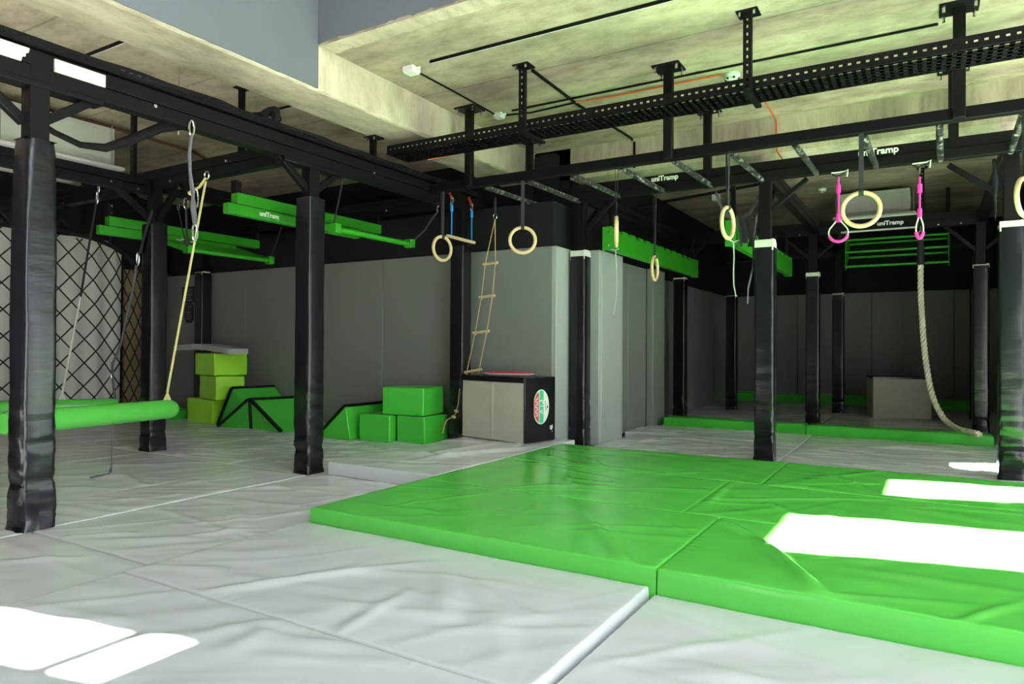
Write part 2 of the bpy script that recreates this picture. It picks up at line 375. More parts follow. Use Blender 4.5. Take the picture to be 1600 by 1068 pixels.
def mat_mesh(x0, x1, y0, y1, z0, z1, seed, amp=0.010, n=12, step=0.022, rnd=0.008, ang0=None, extra=(), sag=0.0):
    def axis(a, b):
        k = max(6, int((b - a) / step)); c = np.linspace(a + 0.03, b - 0.03, k)
        return np.concatenate(([a, a + 0.002, a + 0.005, a + 0.010], c, [b - 0.010, b - 0.005, b - 0.002, b]))
    ax, ay = axis(x0, x1), axis(y0, y1)
    X, Y = np.meshgrid(ax, ay, indexing='ij')
    d = np.minimum(np.minimum(X - x0, x1 - X), np.minimum(Y - y0, y1 - Y))
    e = np.clip(1 - d / rnd, 0, 1); edge = rnd * (1 - np.sqrt(np.clip(1 - e ** 2, 0, 1)))
    fade = np.clip(d / 0.05, 0, 1)
    H = rsum(X, Y, ridges(n, x0, x1, y0, y1, amp, seed, ang0))
    eg = np.where(np.minimum(X - x0, x1 - X) < np.minimum(Y - y0, y1 - Y), Y, X)
    pk = (np.sin(eg * 41 + seed) * np.sin(eg * 67 + 2 * seed) * np.sin(eg * 5.3 + seed)) * 0.0045 * np.exp(-(d / 0.045) ** 2) * np.clip(d / 0.004, 0, 1)
    low = pk + 0.004 * np.sin(X * 5.1 + seed) * np.sin(Y * 4.3 + seed * 1.7) + 0.0018 * np.sin(X * 17 + Y * 9 + seed) * np.sin(Y * 13 - X * 6)
    if extra: H += rsum(X, Y, extra)
    Z = z1 + (H + low) * (0.25 + 0.75 * fade) - edge - sag * np.exp(-(d / 0.12) ** 2)
    # the side faces bulge a little and crease near the top
    mb = MB(); nx, ny = len(ax), len(ay)
    top = [[(X[i, j], Y[i, j], Z[i, j]) for j in range(ny)] for i in range(nx)]
    mb.grid(top)
    loop = [(i, 0) for i in range(nx)] + [(nx - 1, j) for j in range(1, ny)] + [(i, ny - 1) for i in range(nx - 2, -1, -1)] + [(0, j) for j in range(ny - 2, 0, -1)]
    k = len(loop); base = len(mb.v); idx = {}
    rows = 4 if z1 - z0 > 0.08 else 2
    for r_ in range(1, rows + 1):
        for i, j in loop:
            f = r_ / rows; z = Z[i, j] + (z0 - Z[i, j]) * f
            ox = (-1 if i == 0 else 1 if i == nx - 1 else 0); oy = (-1 if j == 0 else 1 if j == ny - 1 else 0)
            b = (0.0012 * math.sin(f * math.pi) * (1 + 0.8 * math.sin(X[i, j] * 23 + seed) * math.sin(Y[i, j] * 19 + f * 4))) if rows > 2 else 0
            mb.v.append((X[i, j] + ox * b, Y[i, j] + oy * b, z))
    for r_ in range(rows):
        for q in range(k):
            q2 = (q + 1) % k
            if r_ == 0: a, b2 = loop[q][0] * ny + loop[q][1], loop[q2][0] * ny + loop[q2][1]
            else: a, b2 = base + (r_ - 1) * k + q, base + (r_ - 1) * k + q2
            mb.f.append((a, base + r_ * k + q, base + r_ * k + q2, b2))
    mb.f.append(tuple(base + (rows - 1) * k + q for q in range(k)))
    return mb

GM = 'gray floor mats'
gray = [
 # x0 x1 y0 y1 top label step
 (-2.99, -0.98, 1.720, 2.735, 0.022, 'large pale gray mat in the foreground, directly before the green mats', 0.018),
 (-2.99, -0.98, 0.20, 1.714, 0.018, 'pale gray mat at the bottom centre edge, partly sunlit at its left', 0.018),
 (-0.955, 1.06, 1.30, 2.735, -0.006, 'pale gray mat along the front of the right-hand green mat', 0.02),
 (-4.125, -3.00, 1.875, 3.895, 0.0, 'gray mat between the two front black posts and the green corner', 0.018),
 (-4.125, -3.00, 0.2, 1.865, -0.004, 'gray mat at the lower left, mostly in blown-out sunlight', 0.02),
 (-4.755, -4.135, 1.875, 3.80, 0.003, 'narrow gray mat strip behind the front left post', 0.02),
 (-4.755, -4.135, -0.1, 1.865, 0.0, 'narrow gray mat strip left of the front left post', 0.03),
 (-6.26, -4.765, 1.875, 3.80, 0.0, 'gray mat under the hanging green foam log', 0.022),
 (-6.26, -4.765, -0.1, 1.865, 0.0, 'gray mat left of the foam log near the frame edge', 0.04),
 (-5.10, -4.02, 3.81, 6.18, 0.0, 'wrinkled gray mat in front of the stacked green blocks by the tall wall', 0.022),
 (-6.26, -5.11, 3.81, 6.18, 0.0, 'wrinkled gray mat in front of the black-edged wedges', 0.022),
 (-7.42, -6.27, 3.81, 6.18, 0.0, 'gray mat under the tall leaning wedge and lime blocks', 0.03),
 (-8.55, -7.43, 3.81, 6.18, 0.0, 'gray mat in the far left corner beside the lime stack', 0.04),
 (-8.55, -6.27, 1.875, 3.80, 0.0, 'gray mat behind the front left post, below the net', 0.04),
 (-10.18, -8.56, 1.875, 6.18, 0.0, 'gray mat below the white curtain', 0.06),
 (-2.925, -1.14, 5.875, 7.80, 0.0, 'gray mat just behind the green mats, beside the padded column', 0.022),
 (-3.10, -1.14, 7.81, 8.72, 0.004, 'gray mat along the left half of the green kerb', 0.022),
 (-1.125, 0.92, 5.875, 8.72, 0.0, 'gray mat behind the green mats with a small patch of sun', 0.024),
 (0.93, 2.58, 5.875, 7.98, 0.0, 'gray mat beside the far right post', 0.05),
 (0.87, 2.58, 3.761, 4.797, 0.02, 'unseen mat past the right edge, gray for neutral bounce light, between the sun strips', 0.06),  # unseen mats beside the green rows, made gray to cut green ceiling bounce
 (1.07, 2.58, 2.745, 3.757, 0.02, 'unseen mat past the right edge, gray for neutral bounce light, by the front green mat', 0.06),
 (1.07, 2.58, 4.801, 5.86, 0.02, 'unseen mat past the right edge, gray for neutral bounce light, by the back green mat', 0.06),
 (1.07, 2.58, -0.5, 2.735, 0.0, 'gray mat just outside the right edge, before the low windows', 0.06),
 (-3.36, -1.2, 8.99, 11.4, 0.0, 'gray mat behind the kerb, left of the black posts', 0.05),
 (-1.19, 0.62, 8.99, 11.4, 0.0, 'gray mat behind the kerb where the thick rope ends', 0.05),
 (0.63, 1.10, 8.99, 13.9, 0.0, 'gray mat in the dark right-hand corner', 0.08),
 (-3.36, -1.2, 11.41, 13.9, 0.0, 'gray mat before the rear green kerb, left half', 0.06),
 (-1.19, 0.62, 11.41, 13.9, 0.0, 'gray mat under the small far box', 0.06),
]
big = {0: [fold(315, 924, 660, 879, 0.02, 0.035, 0.014), fold(350, 1014, 455, 972, 0.02, 0.03, 0.009), fold(525, 992, 640, 925, 0.02, 0.035, 0.010), fold(470, 900, 560, 884, 0.02, 0.03, 0.008),
           fold(690, 900, 700, 960, 0.02, 0.05, 0.010), fold(760, 960, 800, 1020, 0.02, 0.05, 0.008)],
       1: [fold(350, 1020, 420, 985, 0.02, 0.05, 0.010), fold(330, 985, 470, 965, 0.02, 0.04, 0.008)],
       3: [fold(370, 794, 378, 829, 0, 0.05, 0.012), fold(150, 769, 360, 764, 0, 0.03, 0.010), fold(95, 839, 210, 834, 0, 0.03, 0.012), fold(300, 836, 400, 826, 0, 0.025, 0.009)],
       4: [fold(0, 876, 130, 870, 0, 0.03, 0.010)]}
for k, (x0, x1, y0, y1, zt, lb, st) in enumerate(gray):
    far = 1.0 if y1 < 4 else 1.5
    single(mat_mesh(x0, x1, y0, y1, -0.06, zt, 20 + k, amp=(0.0055 if k < 3 else 0.008) * far, n=int(10 * (x1 - x0) * (y1 - y0)) + 4, step=st, extra=big.get(k, ()), ang0=0.45),
           'floor_mat', M['vgray'], lb, 'mat', GM)
# raised gray mat
single(mat_mesh(-4.005, -2.965, 3.90, 6.15, 0.002, 0.100, 77, amp=0.014, n=14, step=0.022, extra=[(-3.3, 4.9, 1.2, 0.5, 0.06, 0.03, 0.4)]), 'crash_mat', M['vgray'],
       'thicker gray mat standing proud in front of the beige and black box', 'mat')
GR = 'green crash mats'
gx = [
 (-2.955, -0.953, 2.745, 3.757, 'front left green crash mat, its corner pointing at the left post',
   [fold(905, 798, 985, 880, .1, 0.03, 0.013), fold(640, 775, 700, 835, .1, 0.03, 0.006), fold(600, 792, 760, 770, .1, 0.02, 0.006), fold(850, 868, 875, 880, .1, 0.015, 0.012), fold(760, 838, 800, 848, .1, 0.014, 0.008)]),
 (-0.944, 1.06, 2.745, 3.757, 'front right green crash mat crossed by the wider strip of sun',
   [fold(1185, 842, 1278, 922, .1, 0.032, 0.028), fold(1112, 808, 1165, 832, .1, 0.025, 0.016), fold(1450, 985, 1590, 940, .1, 0.02, 0.010), fold(1300, 930, 1310, 960, .1, 0.02, 0.007), fold(1450, 970, 1470, 985, .1, 0.014, 0.010)]),
 (-2.955, -1.155, 3.761, 4.797, 'middle row left green crash mat with a glossy reflection', [fold(690, 760, 1000, 768, .1, 0.02, 0.006), fold(880, 740, 905, 765, .1, 0.03, 0.008)]),
 (-1.150, 0.86, 3.761, 4.797, 'middle row right green crash mat between the two strips of sun', [fold(1105, 786, 1140, 752, .1, 0.03, 0.016), fold(1130, 778, 1400, 780, .1, 0.03, 0.008), fold(1200, 785, 1235, 800, .1, 0.03, 0.010)]),
 (-2.955, -0.953, 4.801, 5.855, 'back row left green crash mat before the padded column', [fold(860, 712, 890, 722, .1, 0.03, 0.014), fold(900, 745, 1100, 737, .1, 0.025, 0.008), fold(920, 716, 945, 730, .1, 0.03, 0.010)]),
 (-0.944, 1.06, 4.801, 5.855, 'back row right green crash mat with the narrower strip of sun', [fold(1195, 757, 1400, 755, .1, 0.02, 0.006), fold(1310, 745, 1345, 760, .1, 0.03, 0.012)]),
]
for k, (x0, x1, y0, y1, lb, ex) in enumerate(gx):
    single(mat_mesh(x0, x1, y0, y1, -0.06, 0.10, 50 + k, amp=0.0055, n=10, step=0.016, rnd=0.010, extra=ex, ang0=0.3), 'crash_mat', M['vgreen'], lb, 'mat', GR)

# green kerbs
def kerb(x0, x1, y0, y1, z0, z1, lb, seed):
    single(mat_mesh(x0, x1, y0, y1, z0, z1, seed, amp=0.008, n=8, step=0.03, rnd=0.025), 'foam_kerb', M['vkerb'], lb, 'kerb', 'green foam kerbs')
kerb(-2.93, -1.22, 8.735, 8.985, 0.0, 0.115, 'left length of the low green foam kerb before the dark end bay', 90)
kerb(-1.21, 0.60, 8.735, 8.985, 0.0, 0.115, 'right length of the low green foam kerb, the thick rope lying on it', 91)
kerb(-3.35, -1.25, 13.72, 13.98, 0.0, 0.17, 'low green foam kerb along the far wall, left of the black posts', 92)
kerb(-1.24, 0.9, 13.72, 13.98, 0.0, 0.17, 'low green foam kerb along the far wall behind the small box', 93)
kerb(-9.95, -8.66, 5.60, 5.88, 0.0, 0.14, 'low green foam kerb in the far left corner, left of the lime stack', 94)

# ------------------------------------------------------------------ padded posts
def pad_mesh(cx, cy, h, hw, seed, z0=0.0, crumple=1.0, cinch=0.17, rr=0.03, cap=False, round_top=0.0):
    n = 32; rows = int((h - z0) / 0.022); P = []
    rc = random.Random(seed)
    for i in range(rows + 1):
        z = z0 + (h - z0) * i / rows; row = []
        for j in range(n + 1):
            a = 2 * math.pi * (j % n) / n
            ca, sa = math.cos(a), math.sin(a)
            pw = 0.24 + 0.5 * round_top * max(0, (z - h + 0.45) / 0.45)
            x = hw * math.copysign(abs(ca) ** pw, ca); y = hw * math.copysign(abs(sa) ** pw, sa)
            lowf = max(0, 1 - (z - z0) / 0.9)
            lo2 = 0.18 + lowf
            d = noise.noise(Vector((ca * 0.9 + seed, sa * 0.9, z * 17 + 1.5 * noise.noise(Vector((ca, sa, z * 2)))))) * 0.0042 * lo2
            d += noise.noise(Vector((ca * 1.6 + seed, sa * 1.6 + 7, z * 34 + 4 * ca))) * 0.0022 * lo2
            d += noise.noise(Vector((ca * 1.2 + seed, sa * 1.2, z * 2.5))) * 0.0022
            d += (0.35 - abs(noise.noise(Vector((ca * 0.7 + seed, sa * 0.7 + 3, z * 12 + 0.8 * ca + 0.5 * sa))))) * 0.0075 * lo2 * lo2
            d *= crumple
            if cinch: d -= 0.008 * math.exp(-((z - z0 - cinch - 0.012 * ca) / 0.016) ** 2)
            d += 0.004 * math.exp(-((z - z0) / 0.03) ** 2)
            s = 1 + d / hw
            if round_top and z > h - 0.12: s *= 1 - 0.10 * ((z - h + 0.12) / 0.12) ** 2
            row.append((cx + x * s, cy + y * s, z))
        P.append(row)
    mb = MB(); mb.grid(P)
    top = rows * (n + 1)
    mb.f.append(tuple(top + j for j in range(n))); mb.f.append(tuple(range(n))[::-1])
    return mb
def post(cx, cy, padh, top, seed, lb, z0=0.0, hw=0.085, foam=0.0, steel=0.05, **kw):
    t = thing('padded_post', lb, 'post', (cx, cy, z0), 'padded black posts')
    part(MB().box(cx - steel, cx + steel, cy - steel, cy + steel, z0 + 0.02, top), 'steel_column', M['steel'], t, 0.004)
    p = part(pad_mesh(cx, cy, padh, hw, seed, z0, **kw), 'pad_sleeve', M['vblack'], t, ang=80)
    if foam:
        f = MB(); o = hw - 0.004; i2 = steel + 0.004
        hh = padh + foam
        f.box(cx - o, cx + o, cy - o, cy - i2, padh - 0.03, hh); f.box(cx - o, cx + o, cy + i2, cy + o, padh - 0.03, hh - 0.01)
        f.box(cx - o, cx - i2, cy - i2, cy + i2, padh - 0.03, hh - 0.015); f.box(cx + i2, cx + o, cy - i2, cy + i2, padh - 0.03, hh + 0.01)
        part(f, 'foam_collar', M['white'], t, 0.004, 'white foam showing above the black sleeve')
    return t
def brace(t, p, q, wd=0.05): part(MB().bar(p, q, wd, wd), 'brace', M['steel'], t, 0.004)

A = (-4.205, 1.90)
p55 = post(A[0], A[1], 2.12, 2.56, 1, 'nearest black padded post, at the left edge of the picture', crumple=1.6, cinch=0.26, round_top=0.7)
cap = MB(); cap.add([], [])
P = []
for i in range(9):
    row = []
    for j in range(21):
        u, v = i / 8 * 2 - 1, j / 20 * 2 - 1
        r_ = max(abs(u), abs(v)); z = 2.118 + 0.03 * (1 - r_) - 0.012 * abs(math.sin(7 * v + 2 * u)) * (1 - r_ ** 4)
        row.append((A[0] + u * 0.078, A[1] + v * 0.078, z))
    P.append(row)
part(cap.grid(P), 'cap_flap', M['vblack'], p55, ang=80)
brace(p55, (A[0] - 0.04, A[1] - 0.04, 2.22), (A[0] - 0.04, A[1] - 0.34, 2.46)); brace(p55, (A[0] + 0.0, A[1] + 0.04, 2.24), (A[0] + 0.0, A[1] + 0.34, 2.46))
B = (-4.21, 3.885)
p480 = post(B[0], B[1], 2.175, 2.56, 2, 'black padded post left of the green mats, its foot near the raised gray mat', crumple=1.3, cinch=0.2)
brace(p480, (B[0], B[1] - 0.04, 2.24), (B[0], B[1] - 0.33, 2.46)); brace(p480, (B[0], B[1] + 0.04, 2.24), (B[0], B[1] + 0.33, 2.46))
p712 = post(-4.205, 5.955, 2.06, 2.56, 3, 'black padded post between the green blocks and the beige box', z0=0.1)
p240 = post(-6.33, 3.90, 2.15, 2.56, 4, 'black padded post behind the end of the green foam log', crumple=1.2)
brace(p240, (-6.33, 3.86, 2.2), (-6.33, 3.50, 2.46)); brace(p240, (-6.29, 3.90, 2.2), (-5.93, 3.90, 2.5)); brace(p240, (-6.37, 3.90, 2.2), (-6.73, 3.90, 2.5))
post(-8.72, 6.09, 2.02, 2.56, 5, 'black padded post behind the lime block stack', foam=0.012)
p84 = post(-8.45, 3.90, 2.15, 2.56, 6, 'black padded post half hidden behind the nearest post')
brace(p84, (-8.45, 3.86, 2.1), (-8.45, 3.45, 2.48)); brace(p84, (-8.41, 3.9, 2.1), (-7.95, 3.9, 2.5))
post(-9.80, 6.05, 2.0, 2.5, 7, 'black padded post at the left end of the padded back wall')
p910 = post(-3.09, 6.53, 1.945, 2.67, 8, 'black padded post touching the gray column, white foam torn open at its top', foam=0.06)
brace(p910, (-3.09, 6.57, 2.2), (-3.09, 6.95, 2.5), 0.04); brace(p910, (-3.05, 6.53, 2.2), (-2.72, 6.53, 2.5), 0.04)
p1195 = post(-1.25, 6.53, 1.91, 2.67, 9, 'black padded post at the back edge of the green mats, white foam collar on top', foam=0.07, crumple=1.4, cinch=0.22)
brace(p1195, (-1.21, 6.53, 2.25), (-0.9, 6.53, 2.5), 0.04); brace(p1195, (-1.25, 6.57, 2.25), (-1.25, 6.95, 2.5), 0.04)
p1580 = post(0.565, 6.61, 1.95, 2.67, 10, 'black padded post at the right edge of the picture, reflecting green', foam=0.05, crumple=1.6, cinch=0.22)
brace(p1580, (0.52, 6.61, 2.2), (0.15, 6.61, 2.5), 0.04)
YB = 9.90
p1060 = post(-3.06, YB - 0.06, 2.0, 2.67, 11, 'black padded post at the left end of the green kerb, thin white rim on top', foam=0.02)
p1270 = post(-1.29, YB, 1.96, 2.67, 12, 'black padded post where the two green kerb lengths meet, white foam collar on top', foam=0.05)
p1530 = post(0.55, YB, 2.0, 2.67, 13, 'black padded post beside the end of the thick rope', foam=0.015, crumple=0.4)
p1145 = post(-2.78, 11.75, 1.87, 2.67, 14, 'black padded post in the far left corner of the dark end bay', foam=0.012)
p1312 = post(-1.20, 12.06, 1.86, 2.67, 15, 'black padded post left of the small far box', foam=0.03)
post(0.62, 12.06, 2.0, 2.67, 16, 'black padded post right of the small far box, farthest of all', crumple=0.4)
for t, x, y in ((p1270, -1.29, YB), (p1530, 0.55, YB), (p1060, -3.06, YB - 0.06)):
    for s in ((1,) if t is p1060 else (-1, 1)): brace(t, (x + s * 0.05, y, 2.2), (x + s * 0.36, y, 2.5), 0.04)

# ------------------------------------------------------------------ overhead steel beams
def bolts(par, pts, nrm, r=0.012):
    for p in pts:
        p = Vector(p); part(MB().cyl(p, p + Vector(nrm) * 0.014, r, 8), 'bolt', M['chrome'], par)
def beam(lb, p, q, wd, ht, name='steel_beam', groove=True, bolt=(), bn=(0, -1, 0)):
    p, q = Vector(p), Vector(q); t = thing(name, lb, 'beam', (p + q) / 2, 'overhead black steel beams')
    d = (q - p).normalized(); u = Vector((0, 0, 1))
    part(MB().bar(p + u * (ht * 0.255), q + u * (ht * 0.255), wd, ht * 0.49), 'upper_section', M['steel'], t, 0.004)
    part(MB().bar(p - u * (ht * 0.255), q - u * (ht * 0.255), wd * 0.94, ht * 0.49), 'lower_section', M['steel'], t, 0.004)
    bolts(t, bolt, bn); return t
LX = -4.205
lb_ = beam('long black beam over the two front posts, running into the room', (LX, -2.0, 2.52), (LX, 6.46, 2.52), 0.10, 0.17, bolt=[(LX + 0.05, 2.55, 2.50), (LX + 0.05, 4.55, 2.52), (LX + 0.05, 5.75, 2.5), (LX + 0.05, 1.3, 2.5)], bn=(1, 0, 0))
for y0 in (1.60, 3.58): part(MB().box(LX - 0.055, LX + 0.055, y0, y0 + 0.64, 2.405, 2.44), 'bracket', M['steel'], lb_, 0.005)
wf1 = MB(); y = 0.9
P0 = [(LX + 0.052, 1.02, 2.515), (LX + 0.052, 1.80, 2.515), (LX + 0.052, 1.805, 2.54), (LX + 0.052, 1.82, 2.545), (LX + 0.052, 1.822, 2.565), (LX + 0.052, 1.835, 2.57), (LX + 0.052, 1.84, 2.595), (LX + 0.052, 1.02, 2.595)]
part(MB().prism(P0, (0.012, 0, 0)), 'foam_strip', M['white'], lb_, label='torn strip of white foam left of the post')
part(MB().box(LX + 0.052, LX + 0.066, 1.965, 2.24, 2.515, 2.585), 'foam_strip', M['white'], lb_, label='strip of white foam right of the post')
b1 = beam('black cross beam between the two mid posts, carrying the yellow rope', (-8.45, 3.90, 2.58), (LX - 0.06, 3.90, 2.58), 0.10, 0.17, bolt=[(-6.0, 3.85, 2.52), (-5.86, 3.85, 2.44), (-5.2, 3.85, 2.6), (-7.9, 3.85, 2.52), (-6.6, 3.85, 2.55)])
beam('black beam from the mid left post towards the left edge', (-6.33, -1.0, 2.50), (-6.33, 3.83, 2.50), 0.10, 0.15, bolt=[(-6.28, 3.45, 2.47), (-6.28, 3.7, 2.45)], bn=(1, 0, 0))
beam('black beam over the net, farthest left', (-8.45, 0.0, 2.50), (-8.45, 3.83, 2.50), 0.10, 0.15)
beam('black cross beam in the shadow close to the back wall', (-8.45, 5.86, 2.54), (LX - 0.06, 5.86, 2.54), 0.10, 0.16, bolt=[(-5.1, 5.81, 2.5), (-7.2, 5.81, 2.5)])
beam('black beam from the mid left post to the back wall', (-6.33, 3.97, 2.54), (-6.33, 5.80, 2.54), 0.10, 0.15)
for (x, lbx) in ((-3.09, 'left'), (-1.25, 'middle'), (0.565, 'right')):
    beam('black beam leading from the monkey bars to the end bay, %s of three' % lbx, (x, 6.60, 2.59), (x, YB - 0.06, 2.59), 0.09, 0.15)
    beam('black beam over the end bay, %s of three' % lbx, (x, YB + 0.06, 2.59), (x, 12.0, 2.59), 0.09, 0.15)
bx = beam('black cross beam carrying the climbing rope and white lettering', (-3.09, YB, 2.585), (0.62, YB, 2.585), 0.10, 0.17, bolt=[(x, YB - 0.05, 2.52) for x in (-2.2, -1.75, -1.45, -1.1, -0.9, 0.12, 0.35)])
part(text_mb('uniTramp', 0.075, (pY(1391, 344, YB - 0.052).x, YB - 0.052, 2.59), (1, 0, 0), (0, 0, 1)), 'lettering', M['whitetext'], bx, smooth=False)
part(MB().box(-0.95, -0.10, YB - 0.07, YB - 0.045, 2.665, 2.685), 'edge_strip', M['acgray'], bx); part(MB().box(-0.95, -0.10, YB - 0.07, YB - 0.045, 2.50, 2.52), 'edge_strip', M['acgray'], bx)
beam('black cross beam deepest in the end bay', (-3.0, 12.06, 2.55), (0.70, 12.06, 2.55), 0.09, 0.14)

# monkey bars
t = thing('monkey_bars', 'black overhead monkey bars hung from the slab by square hangers above the green mats', 'monkey bars', (-1.5, 5.9, 2.5))
NB = 5.375
part(MB().bar((-4.15, NB, 2.54), (2.4, NB, 2.54), 0.08, 0.08), 'near_rail', M['steel'], t, 0.004)
fr = part(MB().bar((-4.15, 6.455, 2.545), (2.4, 6.455, 2.545), 0.075, 0.08), 'far_rail', M['steel'], t, 0.004)
fu = part(MB().bar((-3.15, 6.465, 2.632), (2.4, 6.465, 2.632), 0.06, 0.085), 'upper_rail', M['steel'], t, 0.004)
for px_, py_, sz in ((1038.5, 281.5, 0.068), (1372, 239, 0.076)):
    q = pY(px_, py_, 6.433)
    part(text_mb('uniTramp', sz, (q.x, 6.433, 2.637), (1, 0, 0), (0, 0, 1)), 'lettering', M['whitetext'], fu, smooth=False)
for i in range(10):
    x = -3.555 + 0.4535 * i
    part(MB().cyl((x, NB + 0.03, 2.505), (x + 0.02, 6.46, 2.515), 0.024, 10), 'rung', M['scuff'], t)
for x in (-3.665, -1.755, 0.18):
    for y in (NB - 0.06, 6.455):
        h = part(MB().box(x - 0.035, x + 0.035, y - 0.03, y + 0.03, 2.50, CZ - 0.012), 'ceiling_hanger', M['steel'], t, 0.004)
        part(MB().box(x - 0.11, x + 0.11, y - 0.10, y + 0.10, CZ - 0.016, CZ - 0.001), 'mounting_plate', M['steel'], h, 0.003)
        for a in (-1, 1):
            for b in (-1, 1):
                part(MB().cyl((x + a * 0.085, y + b * 0.075, CZ - 0.055), (x + a * 0.085, y + b * 0.075, CZ - 0.014), 0.010, 8), 'bolt', M['chrome'], h)

# ------------------------------------------------------------------ perforated trays and struts
def strut_mesh(x, y, z0, z1, wd=0.041, axis='y'):
    """perforated channel: front plate with open slots and two flanges"""
    mb = MB(); t_ = 0.003; d = 0.03; pitch = 0.05; s = 0.0055
    a = wd / 2
    mb.box(x - a, x - s, y - d, y - d + t_, z0, z1); mb.box(x + s, x + a, y - d, y - d + t_, z0, z1)
    n = int((z1 - z0) / pitch)
    for i in range(n + 1):
        zc = z0 + i * pitch
        mb.box(x - s, x + s, y - d, y - d + t_, max(z0, zc - 0.015), min(z1, zc + 0.015))
    mb.box(x - a, x - a + t_, y - d + t_, y + d * 0.2, z0, z1); mb.box(x + a - t_, x + a, y - d + t_, y + d * 0.2, z0, z1)
    return mb
def tray_mesh_x(x0, x1, y0, y1, z0, z1, pitch=0.05):
    mb = MB(); t_ = 0.003; h = z1 - z0; a, b = z0 + h * 0.45, z0 + h * 0.62
    for yy in (y0, y1 - t_):
        mb.box(x0, x1, yy, yy + t_, z0, a); mb.box(x0, x1, yy, yy + t_, b, z1)
        n = int((x1 - x0) / pitch)
        for i in range(n + 1): mb.box(x0 + i * pitch, x0 + i * pitch + 0.030, yy, yy + t_, a, b)
    return mb
def tray_floor_x(x0, x1, y0, y1, z0, pitch=0.05):
    mb = MB(); n = int((x1 - x0) / pitch); k = 5; wy = (y1 - y0) / k
    for j in range(k + 1): mb.box(x0, x1, y0 + j * wy - 0.019, y0 + j * wy + 0.019, z0, z0 + 0.003)
    for i in range(n + 1): mb.box(x0 + i * pitch, x0 + i * pitch + 0.026, y0, y1, z0, z0 + 0.0028)
    return mb
t = thing('cable_tray', 'perforated black cable tray crossing above the monkey bars', 'cable tray', (-1.0, 4.80, 2.73))
part(tray_mesh_x(-4.15, 2.5, 4.72, 5.00, 2.72, 2.80), 'slotted_side', M['steel'], t, smooth=False)
part(tray_floor_x(-4.15, 2.5, 4.722, 4.998, 2.72), 'slotted_floor', M['steel'], t, smooth=False)
for x in (-4.30, -2.735, -1.015, 0.75):
    top = 2.9 if x < -4 else CZ
    s_ = part(strut_mesh(x, 4.715, 2.70, top - 0.01, 0.055), 'slotted_hanger', M['steel'], t, smooth=False)
    part(MB().box(x - 0.07, x + 0.07, 4.65, 4.78, top - 0.012, top - 0.001), 'mounting_plate', M['steel'], s_, 0.003)
    for a in (-0.045, 0.045): part(MB().cyl((x + a, 4.665, top - 0.04), (x + a, 4.665, top - 0.01), 0.008, 8), 'bolt', M['chrome'], s_)
    part(MB().bar((x, 4.66, 2.705), (x, 5.05, 2.705), 0.041, 0.022), 'cross_arm', M['steel'], t, 0.002)
# left tray on the long beam with cables spilling over its edge
t = thing('cable_tray', 'black cable tray full of loose cables on top of the long left beam', 'cable tray', (LX, 2.5, 2.62))
tm = MB()
for xx in (LX - 0.11, LX + 0.07):
    tm.box(xx, xx + 0.003, -1.5, 6.3, 2.62, 2.635); tm.box(xx, xx + 0.003, -1.5, 6.3, 2.65, 2.665)
    for i in range(150): tm.box(xx, xx + 0.003, -1.5 + i * 0.052, -1.5 + i * 0.052 + 0.028, 2.635, 2.65)
part(tm, 'slotted_side', M['steel'], t, smooth=False)
part(MB().box(LX - 0.11, LX + 0.073, -1.5, 6.3, 2.612, 2.618), 'tray_floor', M['steel'], t)
for k in range(7):
    g = random.Random(k); pts = []
    for i in range(100):
        y = -1.5 + i * 0.078
        pts.append((LX - 0.07 + k * 0.022 + 0.016 * noise.noise(Vector((y * 2.2, k * 3.1, 0))), y, 2.645 + 0.02 * noise.noise(Vector((y * 3, k * 5.7, 2))) + 0.012 * (k % 3)))
    part(MB().tube(pts, 0.012, 6), 'cable', M['foamrub'], t)
loop = [(LX - 0.02 + 0.03 * math.cos(a) * (1 + 0.2 * k), 3.50 + 0.04 * math.sin(a * 1.3), 2.68 + 0.05 + 0.05 * math.sin(a)) for k in range(2) for a in np.linspace(0, 6.2, 18)]
part(MB().tube(loop, 0.030, 8), 'cable_coil', M['foamrub'], t)

def ceiling_strut(x, y, z0, lb): 
    t_ = thing('ceiling_strut', lb, 'strut', (x, y, z0), 'slotted ceiling struts')
    part(strut_mesh(x, y, z0, CZ - 0.008, 0.05), 'slotted_channel', M['steel'], t_, smooth=False)
    part(MB().box(x - 0.06, x + 0.06, y - 0.06, y + 0.06, CZ - 0.01, CZ - 0.001), 'mounting_plate', M['steel'], t_, 0.002)
q = pY(379, 232, 3.9); ceiling_strut(q.x, 3.90, 2.66, 'slotted strut above the tilted ladder, right of the yellow rope')
q = pX(229, 262, -6.33); ceiling_strut(-6.33, 3.70, 2.58, 'slotted strut right of the ceiling unit, over the mid left post')
q = pX(113, 300, -8.45); ceiling_strut(-8.45, 4.35, 2.40, 'slotted strut above the net')
q = pY(600, 345, 5.78)
for x, y, lb in ((-0.05, 9.80, 'black drop strut behind the right pink loop'),):
    ceiling_strut(x, y, 2.67, lb)

